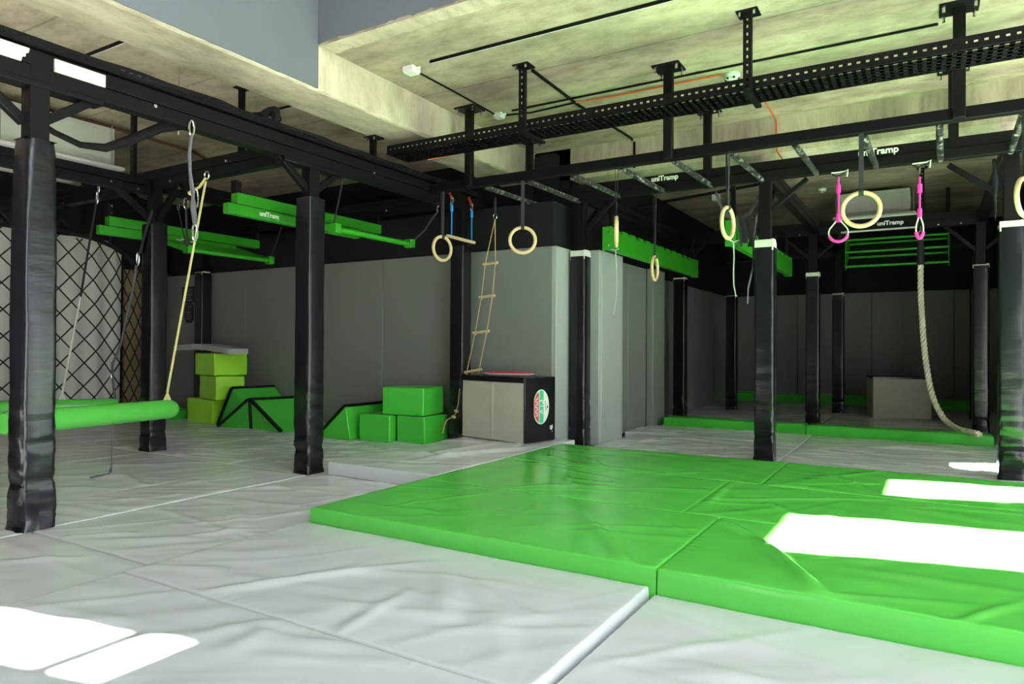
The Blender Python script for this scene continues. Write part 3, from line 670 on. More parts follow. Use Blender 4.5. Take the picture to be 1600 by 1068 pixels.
# ------------------------------------------------------------------ rings
def ring(px, py, dia, ang, strap_top, lb, Y=NB, tilt=0.0):
    c = pY(px, py, Y); t_ = thing('gym_ring', lb, 'ring', c, 'wooden gym rings')
    rr = dia / 2 - 0.0155; d = Vector((math.cos(ang), math.sin(ang), 0)); u = Vector((0, 0, 1))
    pts = [c + d * (rr * math.sin(a)) + u * (rr * math.cos(a)) for a in np.linspace(0, 2 * math.pi, 40, endpoint=False)]
    part(MB().tube(pts, 0.0155, 12, closed=True), 'ring', M['wood'], t_)
    top = c + u * rr; n = d.cross(u)
    wd = 0.032
    mb = MB(); o = 0.018
    z1 = strap_top
    # a sewn loop of webbing round the ring, then the long double tape up to the rail
    lp = [top + u * (0.021 * math.cos(a)) + n * (0.021 * math.sin(a)) for a in np.linspace(0, 2 * math.pi, 12, endpoint=False)]
    for i in range(12):
        a, b = lp[i], lp[(i + 1) % 12]; mb.bar(a, b, 0.003, wd, up=d)
    part(mb, 'strap_loop', M['webbing'], t_)
    mb = MB()
    for s in (-1, 1):
        pa = [top + u * 0.02 + n * (s * 0.004), Vector((top.x, Y, (top.z + z1) / 2)) + n * (s * 0.007), Vector((top.x, Y, z1)) + n * (s * 0.012)]
        for i in range(2): mb.bar(pa[i], pa[i + 1], 0.0025, wd, up=d)
    mb.bar(Vector((top.x, Y, z1)) - n * 0.02, Vector((top.x, Y, z1)) + n * 0.02, wd, 0.003)
    part(mb, 'strap', M['webbing'], t_)
va = math.atan2
def face_ang(px):  # direction in plan square to the sight line
    v = ray(px, 534); return math.atan2(v.x, -v.y)
ring(691, 388, 0.26, face_ang(691) + R(42), 2.50, 'leftmost wooden ring, beside the blue-roped trapeze bar')
ring(816.5, 375, 0.26, face_ang(816), 2.50, 'wooden ring seen face on in front of the gray wall, right of the rope ladder')
ring(963, 362, 0.265, face_ang(963) + R(88), 2.50, 'wooden ring seen edge on before the left end of the green peg board')
ring(1023, 419, 0.255, face_ang(1023) + R(76), 2.505, 'smallest-looking wooden ring, hung low before the middle of the peg board', Y=6.455)
ring(1137, 348, 0.265, face_ang(1137) + R(68), 2.50, 'half-turned wooden ring left of the post with the white collar')
ring(1345.5, 327, 0.265, face_ang(1345), 2.50, 'largest-looking wooden ring, face on beside the pink loop')
ring(1601, 308, 0.265, face_ang(1600) + R(70), 2.50, 'wooden ring cut off by the right edge of the picture')

# ------------------------------------------------------------------ trapeze
TX = -4.09
t = thing('trapeze_bar', 'short wooden trapeze bar on two blue ropes with red loops', 'trapeze', (TX, 5.80, 2.1))
ya, yb = 5.55, 6.04
part(MB().tube([(TX, ya, 2.108), (TX, ya + 0.005, 2.108), (TX, yb - 0.005, 2.104), (TX, yb, 2.104)], [0.012, 0.017, 0.017, 0.012], 12), 'bar', M['wood'], t)
for y in (5.627, 5.982):
    part(MB().tube([(TX, y, 2.09), (TX, y, 2.105), (TX, y, 2.30), (TX, y, 2.395)], [0.012, 0.007, 0.007, 0.007], 8), 'rope', M['blue'], t)
    part(MB().tube([(TX, y, 2.365), (TX, y, 2.43)], 0.016, 8), 'splice', M['blue'], t)
    pts = [(TX, y + 0.018 * math.sin(a), 2.47 + 0.045 * math.cos(a)) for a in np.linspace(0, 2 * math.pi, 16, endpoint=False)]
    part(MB().tube(pts, 0.005, 6, closed=True), 'carabiner', M['chrome'], t)
    part(MB().bar((TX, y, 2.49), (TX - 0.05, y + 0.01, 2.58), 0.012, 0.03), 'webbing_loop', M['red'], t, 0.004)

# ------------------------------------------------------------------ rope ladder
LY = 5.80
t = thing('rope_ladder', 'rope ladder with wooden rungs by the box, loose lower end beside the post', 'rope ladder', pY(773, 345, LY))
hk = pY(773.5, 338, LY)
part(MB().tube([(hk.x, LY, 2.49), (hk.x, LY, hk.z + 0.04)], 0.014, 6), 'hanging_strap', M['webbing'], t)
pts = [hk + Vector((0.02 * math.sin(a), 0, 0.03 * math.cos(a) - 0.0)) for a in np.linspace(0, 2 * math.pi, 16, endpoint=False)]
part(MB().tube(pts, 0.005, 6, closed=True), 'carabiner', M['chrome'], t)
rp = [((756, 412.5), (776, 410)), ((750, 464.5), (771.5, 461.5)), ((740, 520), (763, 517)), ((727, 581.5), (751, 577))]
Lp, Rp = [], []
for (a, b) in rp:
    A_, B_ = pY(*a, LY), pY(*b, LY); Lp.append(A_); Rp.append(B_)
    dd = (B_ - A_).normalized()
    part(MB().tube([A_ - dd * 0.012, A_ - dd * 0.008, B_ + dd * 0.008, B_ + dd * 0.012], [0.009, 0.0135, 0.0135, 0.009], 10), 'rung', M['wood'], t)
hb = hk - Vector((0, 0, 0.03))
for nm, L_, sx in (('l', Lp, 1), ('r', Rp, -1)):
    pts = [hb] + [p + (Rp[i] - Lp[i]) * (0.10 * sx) for i, p in enumerate(L_)]
    e = pts[-1]
    if nm == 'l': pts += [e + Vector((-0.008, 0, -0.045))]
    else: pts += [e + Vector((-0.008, 0.0, -0.04))]
    part(MB().tube(pts, 0.0055, 6), 'side_rope', M['cord'], t)
    for p in pts[1:5]: part(MB().ball(p - Vector((0, 0, 0.018)), 0.011, 6), 'knot', M['cord'], t)
# loose tail lying over the block by the post
q = [pX(x, y, -4.121) for x, y in ((718, 607), (716, 630), (713, 642), (709, 651))] + [pX(x, y, -4.10) for x, y in ((703, 653), (697, 657), (694, 664), (692, 676))]
tl = t
part(MB().tube(q, 0.006, 6), 'side_rope', M['cord'], tl)
for p in (q[2], q[3]): part(MB().tube([p + Vector((0, -0.02, 0.006)), p + Vector((0, 0.02, -0.006))], 0.014, 8), 'rung', M['wood'], tl)

# ------------------------------------------------------------------ climbing rope
def twisted(pts, r, turns_per_m=7, strands=3, n=7):
    """laid rope: separate strands winding round the path"""
    P = [Vector(p) for p in pts]; dense = []
    for i in range(len(P) - 1):
        p0, p1, p2, p3 = P[max(i - 1, 0)], P[i], P[i + 1], P[min(i + 2, len(P) - 1)]
        k = max(3, int((p2 - p1).length / 0.016))
        for j in range(k):
            s = j / k
            dense.append(0.5 * ((2 * p1) + (p2 - p0) * s + (2 * p0 - 5 * p1 + 4 * p2 - p3) * s * s + (3 * p1 - p0 - 3 * p2 + p3) * s ** 3))
    dense.append(P[-1]); mb = MB()
    for k in range(strands):
        out = []; acc = 0
        for i, p in enumerate(dense):
            if i: acc += (p - dense[i - 1]).length
            t_ = (dense[min(i + 1, len(dense) - 1)] - dense[max(i - 1, 0)]).normalized()
            a = Vector((1, 0, 0)); a = (a - t_ * a.dot(t_)).normalized(); b = t_.cross(a)
            th = 2 * math.pi * (acc * turns_per_m + k / strands)
            out.append(p + (a * math.cos(th) + b * math.sin(th)) * r * 0.5)
        mb.tube(out, r * 0.56, n)
    return mb
cr = [pY(1438.5, 410, 9.80), pY(1438.5, 450, 9.78), pY(1441, 500, 9.72), pY(1444, 540, 9.66), pY(1449, 580, 9.56), pY(1457, 618, 9.45), pY(1471, 648, 9.30), pY(1484, 662, 9.15)]
zt = 0.142
for px_, py_ in ((1500, 671), (1515, 674.5), (1530, 678)):
    p = pZ(px_, py_, zt); cr.append(p)
t = thing('climbing_rope', 'thick pale climbing rope hanging in the end bay, its end lying on the green kerb', 'rope', cr[0])
part(twisted(cr, 0.033, 6), 'rope', M['rope'], t, ang=80)
part(MB().tube([cr[0] + Vector((0, 0, -0.03)), cr[0] + Vector((0, 0, 0.10)), cr[0] + Vector((0, 0, 0.24)), cr[0] + Vector((0, 0, 0.28))], [0.042, 0.040, 0.036, 0.02], 12), 'sleeve', M['webbing'], t)
pts = [cr[0] + Vector((0.018 * math.sin(a), 0, 0.335 + 0.06 * math.cos(a))) for a in np.linspace(0, 2 * math.pi, 18, endpoint=False)]
part(MB().tube(pts, 0.006, 6, closed=True), 'carabiner', M['chrome'], t)
part(MB().tube([cr[0] + Vector((0, 0, 0.38)), Vector((cr[0].x, 9.84, 2.52))], 0.012, 8), 'anchor_eye', M['chrome'], t)

# pink loops
for px_, wd_, lb in ((1310, 0.075, 'left pink hand loop, wide open, beside the largest ring'), (1437, 0.026, 'right pink hand loop, nearly edge on, before the climbing rope')):
    c = pY(px_, 300, 6.455); x = c.x; Yp = 6.455
    t = thing('hand_loop', lb, 'hand loop', (x, Yp, 2.2), 'pink hanging hand loops')
    def zz(py): return pY(px_, py, Yp).z
    o = 8 if px_ < 1400 else 0
    ztop = 2.50
    m_ = MB(); pts = [(x + 0.05 * math.cos(a), Yp, ztop + 0.005 - 0.03 * math.sin(a)) for a in np.linspace(0, math.pi, 10)]
    for i in range(9): m_.bar(pts[i], pts[i + 1], 0.012, 0.035, up=(0, 1, 0))
    part(m_, 'beam_wrap', M['webbing'], t)
    part(MB().tube([(x - 0.05, Yp - 0.045, ztop - 0.005), (x + 0.05, Yp - 0.045, ztop - 0.003), (x + 0.075, Yp - 0.045, ztop + 0.01), (x + 0.07, Yp - 0.045, ztop - 0.05)], 0.006, 6), 'loose_end', M['wcord'], t)
    z1 = zz(282 + o - 20) if not o else zz(278)
    part(MB().tube([(x, Yp, ztop - 0.02), (x, Yp, z1 - 0.05)], 0.008, 6), 'carabiner', M['chrome'], t)
    zl_ = zz(379 if o else 374) + 0.195
    zs = [zz(270 + o + d_) for d_ in (0, 16, 30, 56, 72)] if o else [zz(262 + d_) for d_ in (14, 30, 46, 64, 78)]
    part(MB().tube([(x, Yp, zs[0]), (x, Yp, zs[1]), (x, Yp, zl_)], 0.0085, 8), 'tape', M['pink'], t)
    part(MB().tube([(x, Yp, zs[0] - 0.06), (x, Yp, zs[0] - 0.13)], 0.019, 8), 'knot', M['pink'], t)
    part(MB().tube([(x, Yp, zs[3]), (x, Yp, zs[3] - 0.07)], 0.018, 8), 'knot', M['pink'], t)
    zb = zz(379 if o else 374); zl = zb + 0.205; zc_ = zb + 0.085
    d = Vector((math.cos(face_ang(px_)), math.sin(face_ang(px_)), 0))
    def lp(a): return Vector((x, Yp, zc_)) + d * (wd_ * math.sin(a)) + Vector((0, 0, -0.075 * math.cos(a)))
    arc1 = [Vector((x, Yp, zl))] + [lp(a) for a in np.linspace(2.3, 1.2, 6)]
    arc2 = [Vector((x, Yp, zl))] + [lp(-a) for a in np.linspace(2.3, 1.2, 6)]
    part(MB().tube(arc1, 0.006, 6), 'loop_wire', M['wcord'], t); part(MB().tube(arc2, 0.006, 6), 'loop_wire', M['wcord'], t)
    part(MB().tube([lp(a) for a in np.linspace(-1.25, 1.25, 14)], 0.0135, 8), 'grip', M['pink'], t)

# ------------------------------------------------------------------ green overhead ladders
def hang_ladder(Xc, zc, ychan, Xo, zo, yl, lb, text_y, straps):
    t_ = thing('overhead_ladder', lb, 'ladder', (Xc, (ychan[0] + ychan[1]) / 2, zc), 'green tilted ladders under the left frame')
    part(MB().box(Xc - 0.045, Xc + 0.045, ychan[0], ychan[1], zc - 0.005, zc + 0.095), 'upper_channel', M['gsteel'], t_, 0.004)
    lc = part(MB().box(Xc - 0.02, Xc + 0.055, ychan[0] - 0.10, ychan[1] - 0.35, zc - 0.105, zc - 0.012), 'lower_channel', M['gsteel'], t_, 0.004)
    part(text_mb('uniTramp', 0.062, (Xc + 0.056, text_y, zc - 0.055), (0, 1, 0), (0, 0, 1)), 'lettering', M['whitetext'], t_, smooth=False)
    for y in yl:
        part(MB().bar((Xc + 0.05, y, zc - 0.06), (Xo, y, zo), 0.03, 0.055), 'side_rail', M['gsteel'], t_, 0.004)
        part(MB().box(Xo - 0.045, Xo + 0.045, y - 0.035, y + 0.035, zo - 0.04, zo + 0.045), 'end_block', M['gsteel'], t_, 0.005)
    for k in range(1, 5):
        f = k / 5; x, z = Xc + 0.05 + (Xo - Xc - 0.05) * f, zc - 0.06 + (zo - zc + 0.06) * f
        part(MB().cyl((x, yl[0], z), (x, yl[1], z), 0.019, 10), 'rung', M['gsteel'], t_)
    part(MB().cyl((Xo, yl[0], zo), (Xo, yl[1], zo), 0.024, 12), 'rung', M['gsteel'], t_)
    for y in (ychan[0] + 0.02, ychan[1] - 0.02):
        part(MB().box(Xc - 0.035, Xc + 0.035, y - 0.03, y + 0.03, zc + 0.09, 2.47), 'hanger_bracket', M['steel'], t_, 0.003)
        for z in (zc + 0.13, zc + 0.2): part(MB().cyl((Xc + 0.035, y, z), (Xc + 0.05, y, z), 0.012, 8), 'bolt', M['chrome'], t_)
    for (p, q_) in straps:
        p, q_ = Vector(p), Vector(q_); mid = (p + q_) / 2 + Vector((0, 0, -0.25 * abs(p.y - q_.y) - 0.0))
        part(MB().tube([p, p * 0.75 + mid * 0.0 + q_ * 0.25 + Vector((0, 0, -0.05 * abs(p.y - q_.y))), mid, q_], 0.011, 6, ry=0.004), 'strap', M['webbing'], t_)
        pts = [p + Vector((0, 0.012 * math.sin(a), 0.03 + 0.035 * math.cos(a))) for a in np.linspace(0, 2 * math.pi, 14, endpoint=False)]
        part(MB().tube(pts, 0.004, 6, closed=True), 'carabiner', M['chrome'], t_)
hang_ladder(-5.27, 2.265, (3.98, 5.86), -4.50, 2.045, (4.44, 5.47), 'green tilted ladder nearer the camera, crossing behind the padded post', pX(423, 335, -5.21).y,
            [((-4.42, 4.44, 2.44), (-4.50, 4.42, 2.07)), ((-4.26, 5.62, 2.38), (-4.48, 5.49, 2.07))])
hang_ladder(-7.30, 2.245, (3.98, 5.86), -6.55, 1.995, (4.40, 5.43), 'green tilted ladder farther left, above the lime blocks', pX(291, 363, -7.24).y,
            [((-6.42, 4.2, 2.36), (-6.55, 4.39, 2.03)), ((-6.36, 5.45, 2.40), (-6.53, 5.43, 2.03))])
t = thing('overhead_ladder', 'green five-rung ladder high up in the dark end bay', 'ladder', (-0.38, 11.1, 2.4))
for i, (y, z) in enumerate(((11.05, 2.575), (11.45, 2.57), (10.95, 2.39), (11.35, 2.36), (10.9, 2.18))):
    part(MB().cyl((-0.99, y, z), (0.25, y, z), 0.019, 10), 'rung', M['gsteel'], t)
for x in (-1.0, 0.25): part(MB().prism([(x, 10.88, 2.14), (x, 10.95, 2.72), (x, 11.5, 2.72), (x, 11.5, 2.5), (x, 11.0, 2.14)], (0.012, 0, 0)), 'side_plate', M['gsteel'], t, 0.002)
for x in (-1.0, 0.25): part(MB().bar((x, 11.2, 2.70), (x, 11.2, CZ), 0.05, 0.05), 'hanger', M['steel'], t, 0.003)

# peg boards
def pegboard(x, z0, z1, lb, red=False, cordpx=None):
    y0, y1 = 6.62, 9.74
    t_ = thing('peg_board', lb, 'peg board', (x, (y0 + y1) / 2, z0), 'green notched boards')
    poly = [(x, y0, z0), (x, y1, z0), (x, y1, z1 - 0.0)]
    n = 13
    for k in range(n - 1, 0, -1):
        yc = y0 + (y1 - y0) * k / n
        poly += [(x, yc + 0.06, z1), (x, yc + 0.05, z1 - 0.038), (x, yc - 0.02, z1 - 0.038), (x, yc - 0.04, z1)]
    poly.append((x, y0, z1))
    mb = MB(); mb.prism(poly, (-0.06, 0, 0)); part(mb, 'notched_plank', M['gsteel'], t_, 0)
    part(MB().box(x - 0.10, x + 0.002, y0 - 0.012, y0 + 0.01, z0, z1 + 0.01), 'end_plate', M['gsteel'], t_, 0.002)
    part(MB().box(x - 0.10, x + 0.002, y1 - 0.01, y1 + 0.02, z0, z1 + 0.01), 'end_plate', M['gsteel'], t_, 0.002)
    for zz_ in (z0 + 0.05, z1 - 0.05): part(MB().cyl((x - 0.03, y0 - 0.024, zz_), (x - 0.03, y0 - 0.01, zz_), 0.01, 8), 'bolt', M['chrome'], t_)
    part(MB().bar((x - 0.05, y0 + 0.1, z1 - 0.02), (x - 0.05, y0 + 0.1, 2.55), 0.04, 0.04), 'hanger', M['steel'], t_, 0.003)
    part(MB().bar((x - 0.05, y1 - 0.1, z1 - 0.02), (x - 0.05, y1 - 0.1, 2.55), 0.04, 0.04), 'hanger', M['steel'], t_, 0.003)
    if red:
        part(MB().box(x, x + 0.004, 7.70, 8.05, z0 + 0.06, z0 + 0.10), 'red_label', M['redsoft'], t_)
    return t_
pa = pegboard(-2.78, 2.01, 2.245, 'long green notched board on the left, between the gray column and a post')
c = [pX(962, 391, -2.78), pX(963, 415, -2.78), pX(964, 440, -2.78), pX(963, 462, -2.78), pX(961, 478, -2.78), pX(958.5, 491, -2.78)]
part(MB().tube(c, 0.005, 6), 'pull_cord', M['wcord'], pa)
for i in (1, 2): part(MB().ball(c[i], 0.010, 6), 'knot', M['wcord'], pa)
part(MB().tube([pX(955, 389, -2.78), pX(962, 391, -2.77), pX(967, 388, -2.78)], 0.006, 6), 'tie', M['wcord'], pa)
pb = pegboard(-1.53, 1.965, 2.20, 'long green notched board on the right, half hidden behind the collared post', red=True)
c = [pX(1146, 379, -1.53), pX(1147, 400, -1.53), pX(1146, 425, -1.53), pX(1146.5, 445, -1.53), pX(1150, 463, -1.53)]
part(MB().tube(c, 0.006, 6), 'pull_cord', M['wcord'], pb)
part(MB().tube([pX(1139, 374, -1.53), pX(1146, 378, -1.52), pX(1154, 375, -1.53)], 0.007, 6), 'tie', M['wcord'], pb)
# black webbing draped over the right board
ds = thing('strap_bundle', 'black straps draped over the right green board beside the collared post', 'strap', (-1.6, 6.7, 2.3))
for k in range(5):
    a = pX(1150 + 8 * k, 338 + 3 * (k % 2), -1.50); b = pX(1158 + 5 * k, 385 - 6 * (k % 3), -1.49); m_ = (a + b) / 2 + Vector((0.02, 0, -0.03 * (k % 2)))
    part(MB().tube([a, m_, b], 0.030, 6, ry=0.005), 'strap', M['webbing'], ds)
part(MB().tube([pX(1183, 335, -1.36), pX(1178, 370, -1.36), pX(1176, 420, -1.36), pX(1169, 450, -1.36), pX(1168, 474, -1.36)], 0.022, 6, ry=0.005), 'strap_tail', M['strapgray'], ds)
part(MB().tube([pX(1118, 300, -1.50), pX(1130, 330, -1.50), pX(1150, 345, -1.5), pX(1170, 335, -1.5), pX(1190, 300, -1.5)], 0.03, 6, ry=0.006), 'strap', M['webbing'], ds)

# ------------------------------------------------------------------ foam logs
def log(p, q, r, lb, ropes):
    p, q = Vector(p), Vector(q); d = (q - p).normalized(); t_ = thing('foam_log', lb, 'foam log', (p + q) / 2, 'swinging green foam logs')
    pts, rs = [], []
    L = (q - p).length; n = 44
    for i in range(n + 1):
        s = i / n; pts.append(p + (q - p) * s); e = min(s, 1 - s) * L
        k = 1.0 if e > 0.025 else 0.80 + 0.2 * math.sqrt(max(0, 1 - (1 - e / 0.025) ** 2))
        rs.append(r * k * (1 + 0.015 * math.sin(i * 1.7) + 0.02 * noise.noise(Vector((i * 0.4, 3, 1)))))
    part(MB().tube(pts, rs, 24), 'padded_log', M['vgreen'], t_, ang=60)
    for f, top, mm, rad in ropes:
        b = p + (q - p) * f
        part(MB().tube([b + Vector((0, 0, r - 0.01)), b + Vector((0, 0, r + 0.06)), top], rad, 6), 'rope', M[mm], t_)
        part(MB().tube([b + d * 0.03 + Vector((0, 0, r - 0.01)), b + Vector((0, 0, r + 0.045)), b - d * 0.03 + Vector((0, 0, r - 0.01))], rad * 1.5, 6), 'knot', M[mm], t_)
    return t_
yt = pY(321.5, 283, 3.84)
l1 = log(pY(4, 662, 2.13), pY(270, 638, 3.62), 0.081, 'long green foam log swinging in front, end rope yellow', [(0.955, yt, 'yellow', 0.010)])
part(MB().tube([yt + Vector((0, 0, 0.03)), yt + Vector((-0.06, -0.02, -0.05)), yt + Vector((-0.13, -0.03, -0.07)), yt + Vector((-0.17, -0.03, -0.10))], [0.010, 0.012, 0.013, 0.03], 8), 'rope_tail', M['yellow'], l1)
pts = [yt + Vector((0.03 * math.sin(a), 0.01, 0.055 + 0.035 * math.cos(a))) for a in np.linspace(0, 2 * math.pi, 16, endpoint=False)]
part(MB().tube(pts, 0.008, 6, closed=True), 'eye_bolt', M['chrome'], l1)
e2 = pY(126, 463, 3.84)
l2 = log(pY(-60, 640, 2.9), pY(184, 634, 4.05), 0.080, 'second green foam log behind, hung on a white rope', [(0.62, e2, 'wcord', 0.011)])
part(MB().tube([e2, e2 * 0.5 + pY(150, 318, 3.84) * 0.5, pY(150, 318, 3.84)], 0.018, 6, ry=0.008), 'strap', M['webbing'], l2)
ch = [pY(150, 318, 3.84), pY(154, 300, 3.84), pY(155, 283, 3.84)]
for a, b in zip(ch[:-1], ch[1:]):
    c_ = (a + b) / 2; pts = [c_ + Vector((0.014 * math.sin(x), 0.0, 0.06 * math.cos(x))) for x in np.linspace(0, 2 * math.pi, 12, endpoint=False)]
    part(MB().tube(pts, 0.006, 6, closed=True), 'chain_link', M['chrome'], l2)
e3 = [pY(238, 328, 3.80), pY(226, 365, 3.80), pY(219, 395, 3.80)]
part(MB().tube(e3, 0.022, 6, ry=0.009), 'strap', M['webbing'], l2)
pts = [pY(215.5, 404, 3.8) + Vector((0.02 * math.sin(x), 0.0, 0.06 * math.cos(x))) for x in np.linspace(0, 2 * math.pi, 14, endpoint=False)]
part(MB().tube(pts, 0.007, 6, closed=True), 'carabiner', M['chrome'], l2)
part(MB().tube([pY(213, 414, 3.8), pY(211, 432, 3.8), pY(204, 470, 3.85), pY(188, 540, 3.95), pY(175, 570, 4.0), pY(177, 600, 4.05), pY(180, 622, 4.05)], 0.012, 6), 'strap', M['strapgray'], l2)
part(MB().tube([pY(176, 565, 4.02), pY(174, 590, 4.02)], 0.012, 6), 'buckle', M['chrome'], l2)
p_ = [pZ(174, 743, 0.02), pZ(176, 725, 0.02)]
g0 = Vector((-5.42, 3.02, 0.0)); 
t = thing('loose_strap', 'dark strap hanging from the green log down to the gray mat', 'strap', pZ(174, 742, 0.01))
b0 = pZ(174, 742, 0.01)
part(MB().tube([b0 + Vector((0.01, 0, 0.40)), b0 + Vector((0.005, 0, 0.2)), b0 + Vector((0, 0, 0.02))], 0.004, 6, ry=0.022, up=(0.5, 0.85, 0)), 'strap', M['strapgray'], t)
part(MB().tube([b0 + Vector((0, 0, 0.06)), b0 + Vector((0, -0.02, 0.012)), b0 + Vector((0.01, -0.16, 0.008))], 0.007, 6), 'tail', M['strapgray'], t)

# hanging carabiner strap from the long beam
t = thing('hanging_strap', 'gray strap with steel snap hooks at both ends, hanging from the long left beam', 'strap', (LX + 0.06, 2.79, 2.4))
hx = LX + 0.06
def hook(par, c, hh=0.05, wd=0.018, r=0.007):
    pts = [Vector(c) + Vector((0, wd * math.sin(a), hh * math.cos(a))) for a in np.linspace(0, 2 * math.pi, 18, endpoint=False)]
    part(MB().tube(pts, r, 6, closed=True), 'snap_hook', M['chrome'], par)
hook(t, pX(299.5, 200, hx)); hook(t, pX(304.5, 363, hx), 0.055)
pts = [pX(x, y, hx) for x, y in ((299, 210), (296, 240), (297, 270), (302, 300), (300, 325), (304, 350))]
part(MB().tube(pts, 0.013, 8, ry=0.010), 'strap', M['strapgray'], t)
part(MB().tube([pX(297, 280, hx - 0.01), pX(303, 315, hx - 0.01), pX(306, 348, hx - 0.01)], 0.010, 6), 'strap', M['strapgray'], t)
hook(t, pX(305, 310, hx - 0.05), 0.07, 0.022, 0.005)
# thin black strap with a loop, behind it
t = thing('hanging_strap', 'thin black strap with a fuzzy loop, left of the yellow rope', 'strap', pY(291, 315, 3.84))
hook(t, pY(291, 318, 3.84), 0.05, 0.02, 0.006)
part(MB().tube([pY(291, 326, 3.84), pY(291.5, 350, 3.84), pY(292, 372, 3.84)], 0.010, 6), 'strap', M['webbing'], t)
part(MB().tube([pY(292, 371, 3.84), pY(292, 376, 3.84), pY(292, 384, 3.84)], [0.012, 0.03, 0.012], 8), 'loop', M['webbing'], t)

hp = pY(291, 318, 3.84)
part(MB().box(hp.x - 0.03, hp.x + 0.03, 3.845, 3.856, hp.z + 0.03, 2.52), 'hanger_plate', M['steel'], t, 0.003)
t = thing('torn_wrap', 'shiny torn strip of black wrap dangling beside the right-hand post', 'strap', pY(1555, 290, 6.58))
part(MB().tube([Vector((pY(1553, 262, 6.58).x, 6.58, 2.50)), pY(1556, 285, 6.57), pY(1554, 305, 6.585), pY(1556, 325, 6.575), pY(1555, 345, 6.58)], [0.012, 0.018, 0.014, 0.010, 0.002], 6, ry=0.004), 'strip', M['vblack'], t)
# ------------------------------------------------------------------ net, curtain, board on the left wall
wpan = MB(); P = []
for i in range(61):
    s = i / 60; y = 3.0 + (5.72 - 3.0) * s
    dep = 0.035 * math.sin(s * 60) + 0.02 * math.sin(s * 23 + 1)
    row = []
    for k in range(15):
        f = k / 14
        zt_ = 2.50 - (0.16 if (s > 0.93) else 0) * (s - 0.93) / 0.07
        row.append((-10.12 + dep * (0.5 + 0.5 * (1 - f)) + 0.03, y, 0.02 + (zt_ - 0.02) * f))
    P.append(row)
single(wpan.grid(P), 'curtain', M['curtain'], 'pleated white sheet hanging behind the black net', 'curtain', ang=80)
t = thing('door_panel', 'tan wooden board leaning in the corner right of the white sheet', 'panel', (-10.12, 6.15, 0))
part(MB().box(-10.16, -10.10, 5.78, 6.55, 0.0, 2.12), 'board', M['door'], t, 0.004)
part(MB().box(-10.10, -10.085, 5.80, 6.52, 0.62, 0.66), 'rail', M['door'], t, 0.003)
# net: diamonds on a slack sheet that turns away at its right edge
plan = [(-8.66, 2.70), (-8.63, 3.55), (-8.63, 4.1), (-8.70, 4.6), (-8.86, 4.95), (-9.05, 5.22), (-9.25, 5.48), (-9.45, 5.72)]
cum = [0]
for a, b in zip(plan[:-1], plan[1:]): cum.append(cum[-1] + math.hypot(a[0] - b[0], a[1] - b[1]))
def netpt(s, z):
    s = max(0, min(cum[-1], s))
    for i in range(len(plan) - 1):
        if s <= cum[i + 1] or i == len(plan) - 2:
            f = (s - cum[i]) / (cum[i + 1] - cum[i]); x, y = plan[i][0] + (plan[i + 1][0] - plan[i][0]) * f, plan[i][1] + (plan[i + 1][1] - plan[i][1]) * f
            k = s / cum[-1]
            sag = 0.32 * (k ** 2.5) * math.sin((z - 0.25) / 2.1 * math.pi) * 0.5
            return Vector((x + 0.25 * sag + 0.10 * math.sin(z * 1.6), y - sag * 0.4, z - 0.10 * k * math.sin(z)))
top_, bot_, st = 2.32, 0.25, 0.29
nm = MB(); knots = MB()
ns = int(cum[-1] / st) + 1; nz_ = int((top_ - bot_) * 1.0 / st) + 1
def zedge(s):  # the top edge dips towards both ends
    k = s / cum[-1]; return top_ + 0.05 - 0.25 * (2 * k - 0.9) ** 2
for i in range(-nz_, ns + nz_):
    for sg in (1, -1):
        pts = []
        for k in range(0, nz_ * 6 + 1):
            f = k / (nz_ * 6); z = bot_ + (top_ - bot_) * f
            s = i * st + sg * (z - bot_) * 1.0 + (0 if sg > 0 else nz_ * st)
            if 0 <= s <= cum[-1] and z <= zedge(s): pts.append(netpt(s, z))
        if len(pts) > 2: nm.tube(pts, 0.008, 5)
t = thing('safety_net', 'black knotted safety net hanging before the white sheet', 'net', (-8.8, 4.8, 0.2))
part(nm, 'mesh_cords', M['net'], t, kind='stuff')
edge = [netpt(s, zedge(s)) for s in np.linspace(0, cum[-1], 30)]
part(MB().tube(edge, 0.028, 8), 'top_rope', M['net'], t)
part(MB().tube([netpt(s, bot_) for s in np.linspace(0, cum[-1], 30)], 0.018, 8), 'bottom_rope', M['net'], t)
part(MB().tube([netpt(cum[-1], z) for z in np.linspace(bot_, zedge(cum[-1]), 20)], 0.02, 8), 'side_rope', M['net'], t)
for s in (0.15, 0.9, 1.6, 2.2):
    a = netpt(s, zedge(s)); part(MB().tube([a, a + Vector((0.02, 0, 0.06)), Vector((-8.45, a.y - 0.2, 2.44))], 0.012, 6), 'tie', M['net'], t)

# ------------------------------------------------------------------ foam blocks
def soft_box(c, ux, sx, sy, h, seed, amp=0.008, n=9):
    """closed box with slightly puffed, creased faces; ux = direction of the front edge in plan"""
    c = Vector(c); ux = Vector((ux[0], ux[1], 0)).normalized(); uy = Vector((-ux.y, ux.x, 0)); uz = Vector((0, 0, 1))
    mb = MB()
    def pt(a, b, e):
        x, y, z = a * sx, b * sy, e * h
        q = Vector((x * 4 + seed, y * 4, z * 4)); pf = (1 - (2 * a - 1) ** 4) * (1 - (2 * b - 1) ** 4), (1 - (2 * e - 1) ** 4)
        d = noise.noise_vector(q) * amp + noise.noise_vector(q * 2.6) * (amp * 0.5)
        return c + ux * (x + d.x) + uy * (y + d.y) + uz * max(0.0, z + (d.z if e > 0 else 0))
    g = [i / n for i in range(n + 1)]
    for fx in (0, 1):
        mb.grid([[pt(fx, a, b) for b in g] for a in g]); mb.grid([[pt(a, fx, b) for b in g] for a in g]); mb.grid([[pt(a, b, fx) for b in g] for a in g])
    return mb
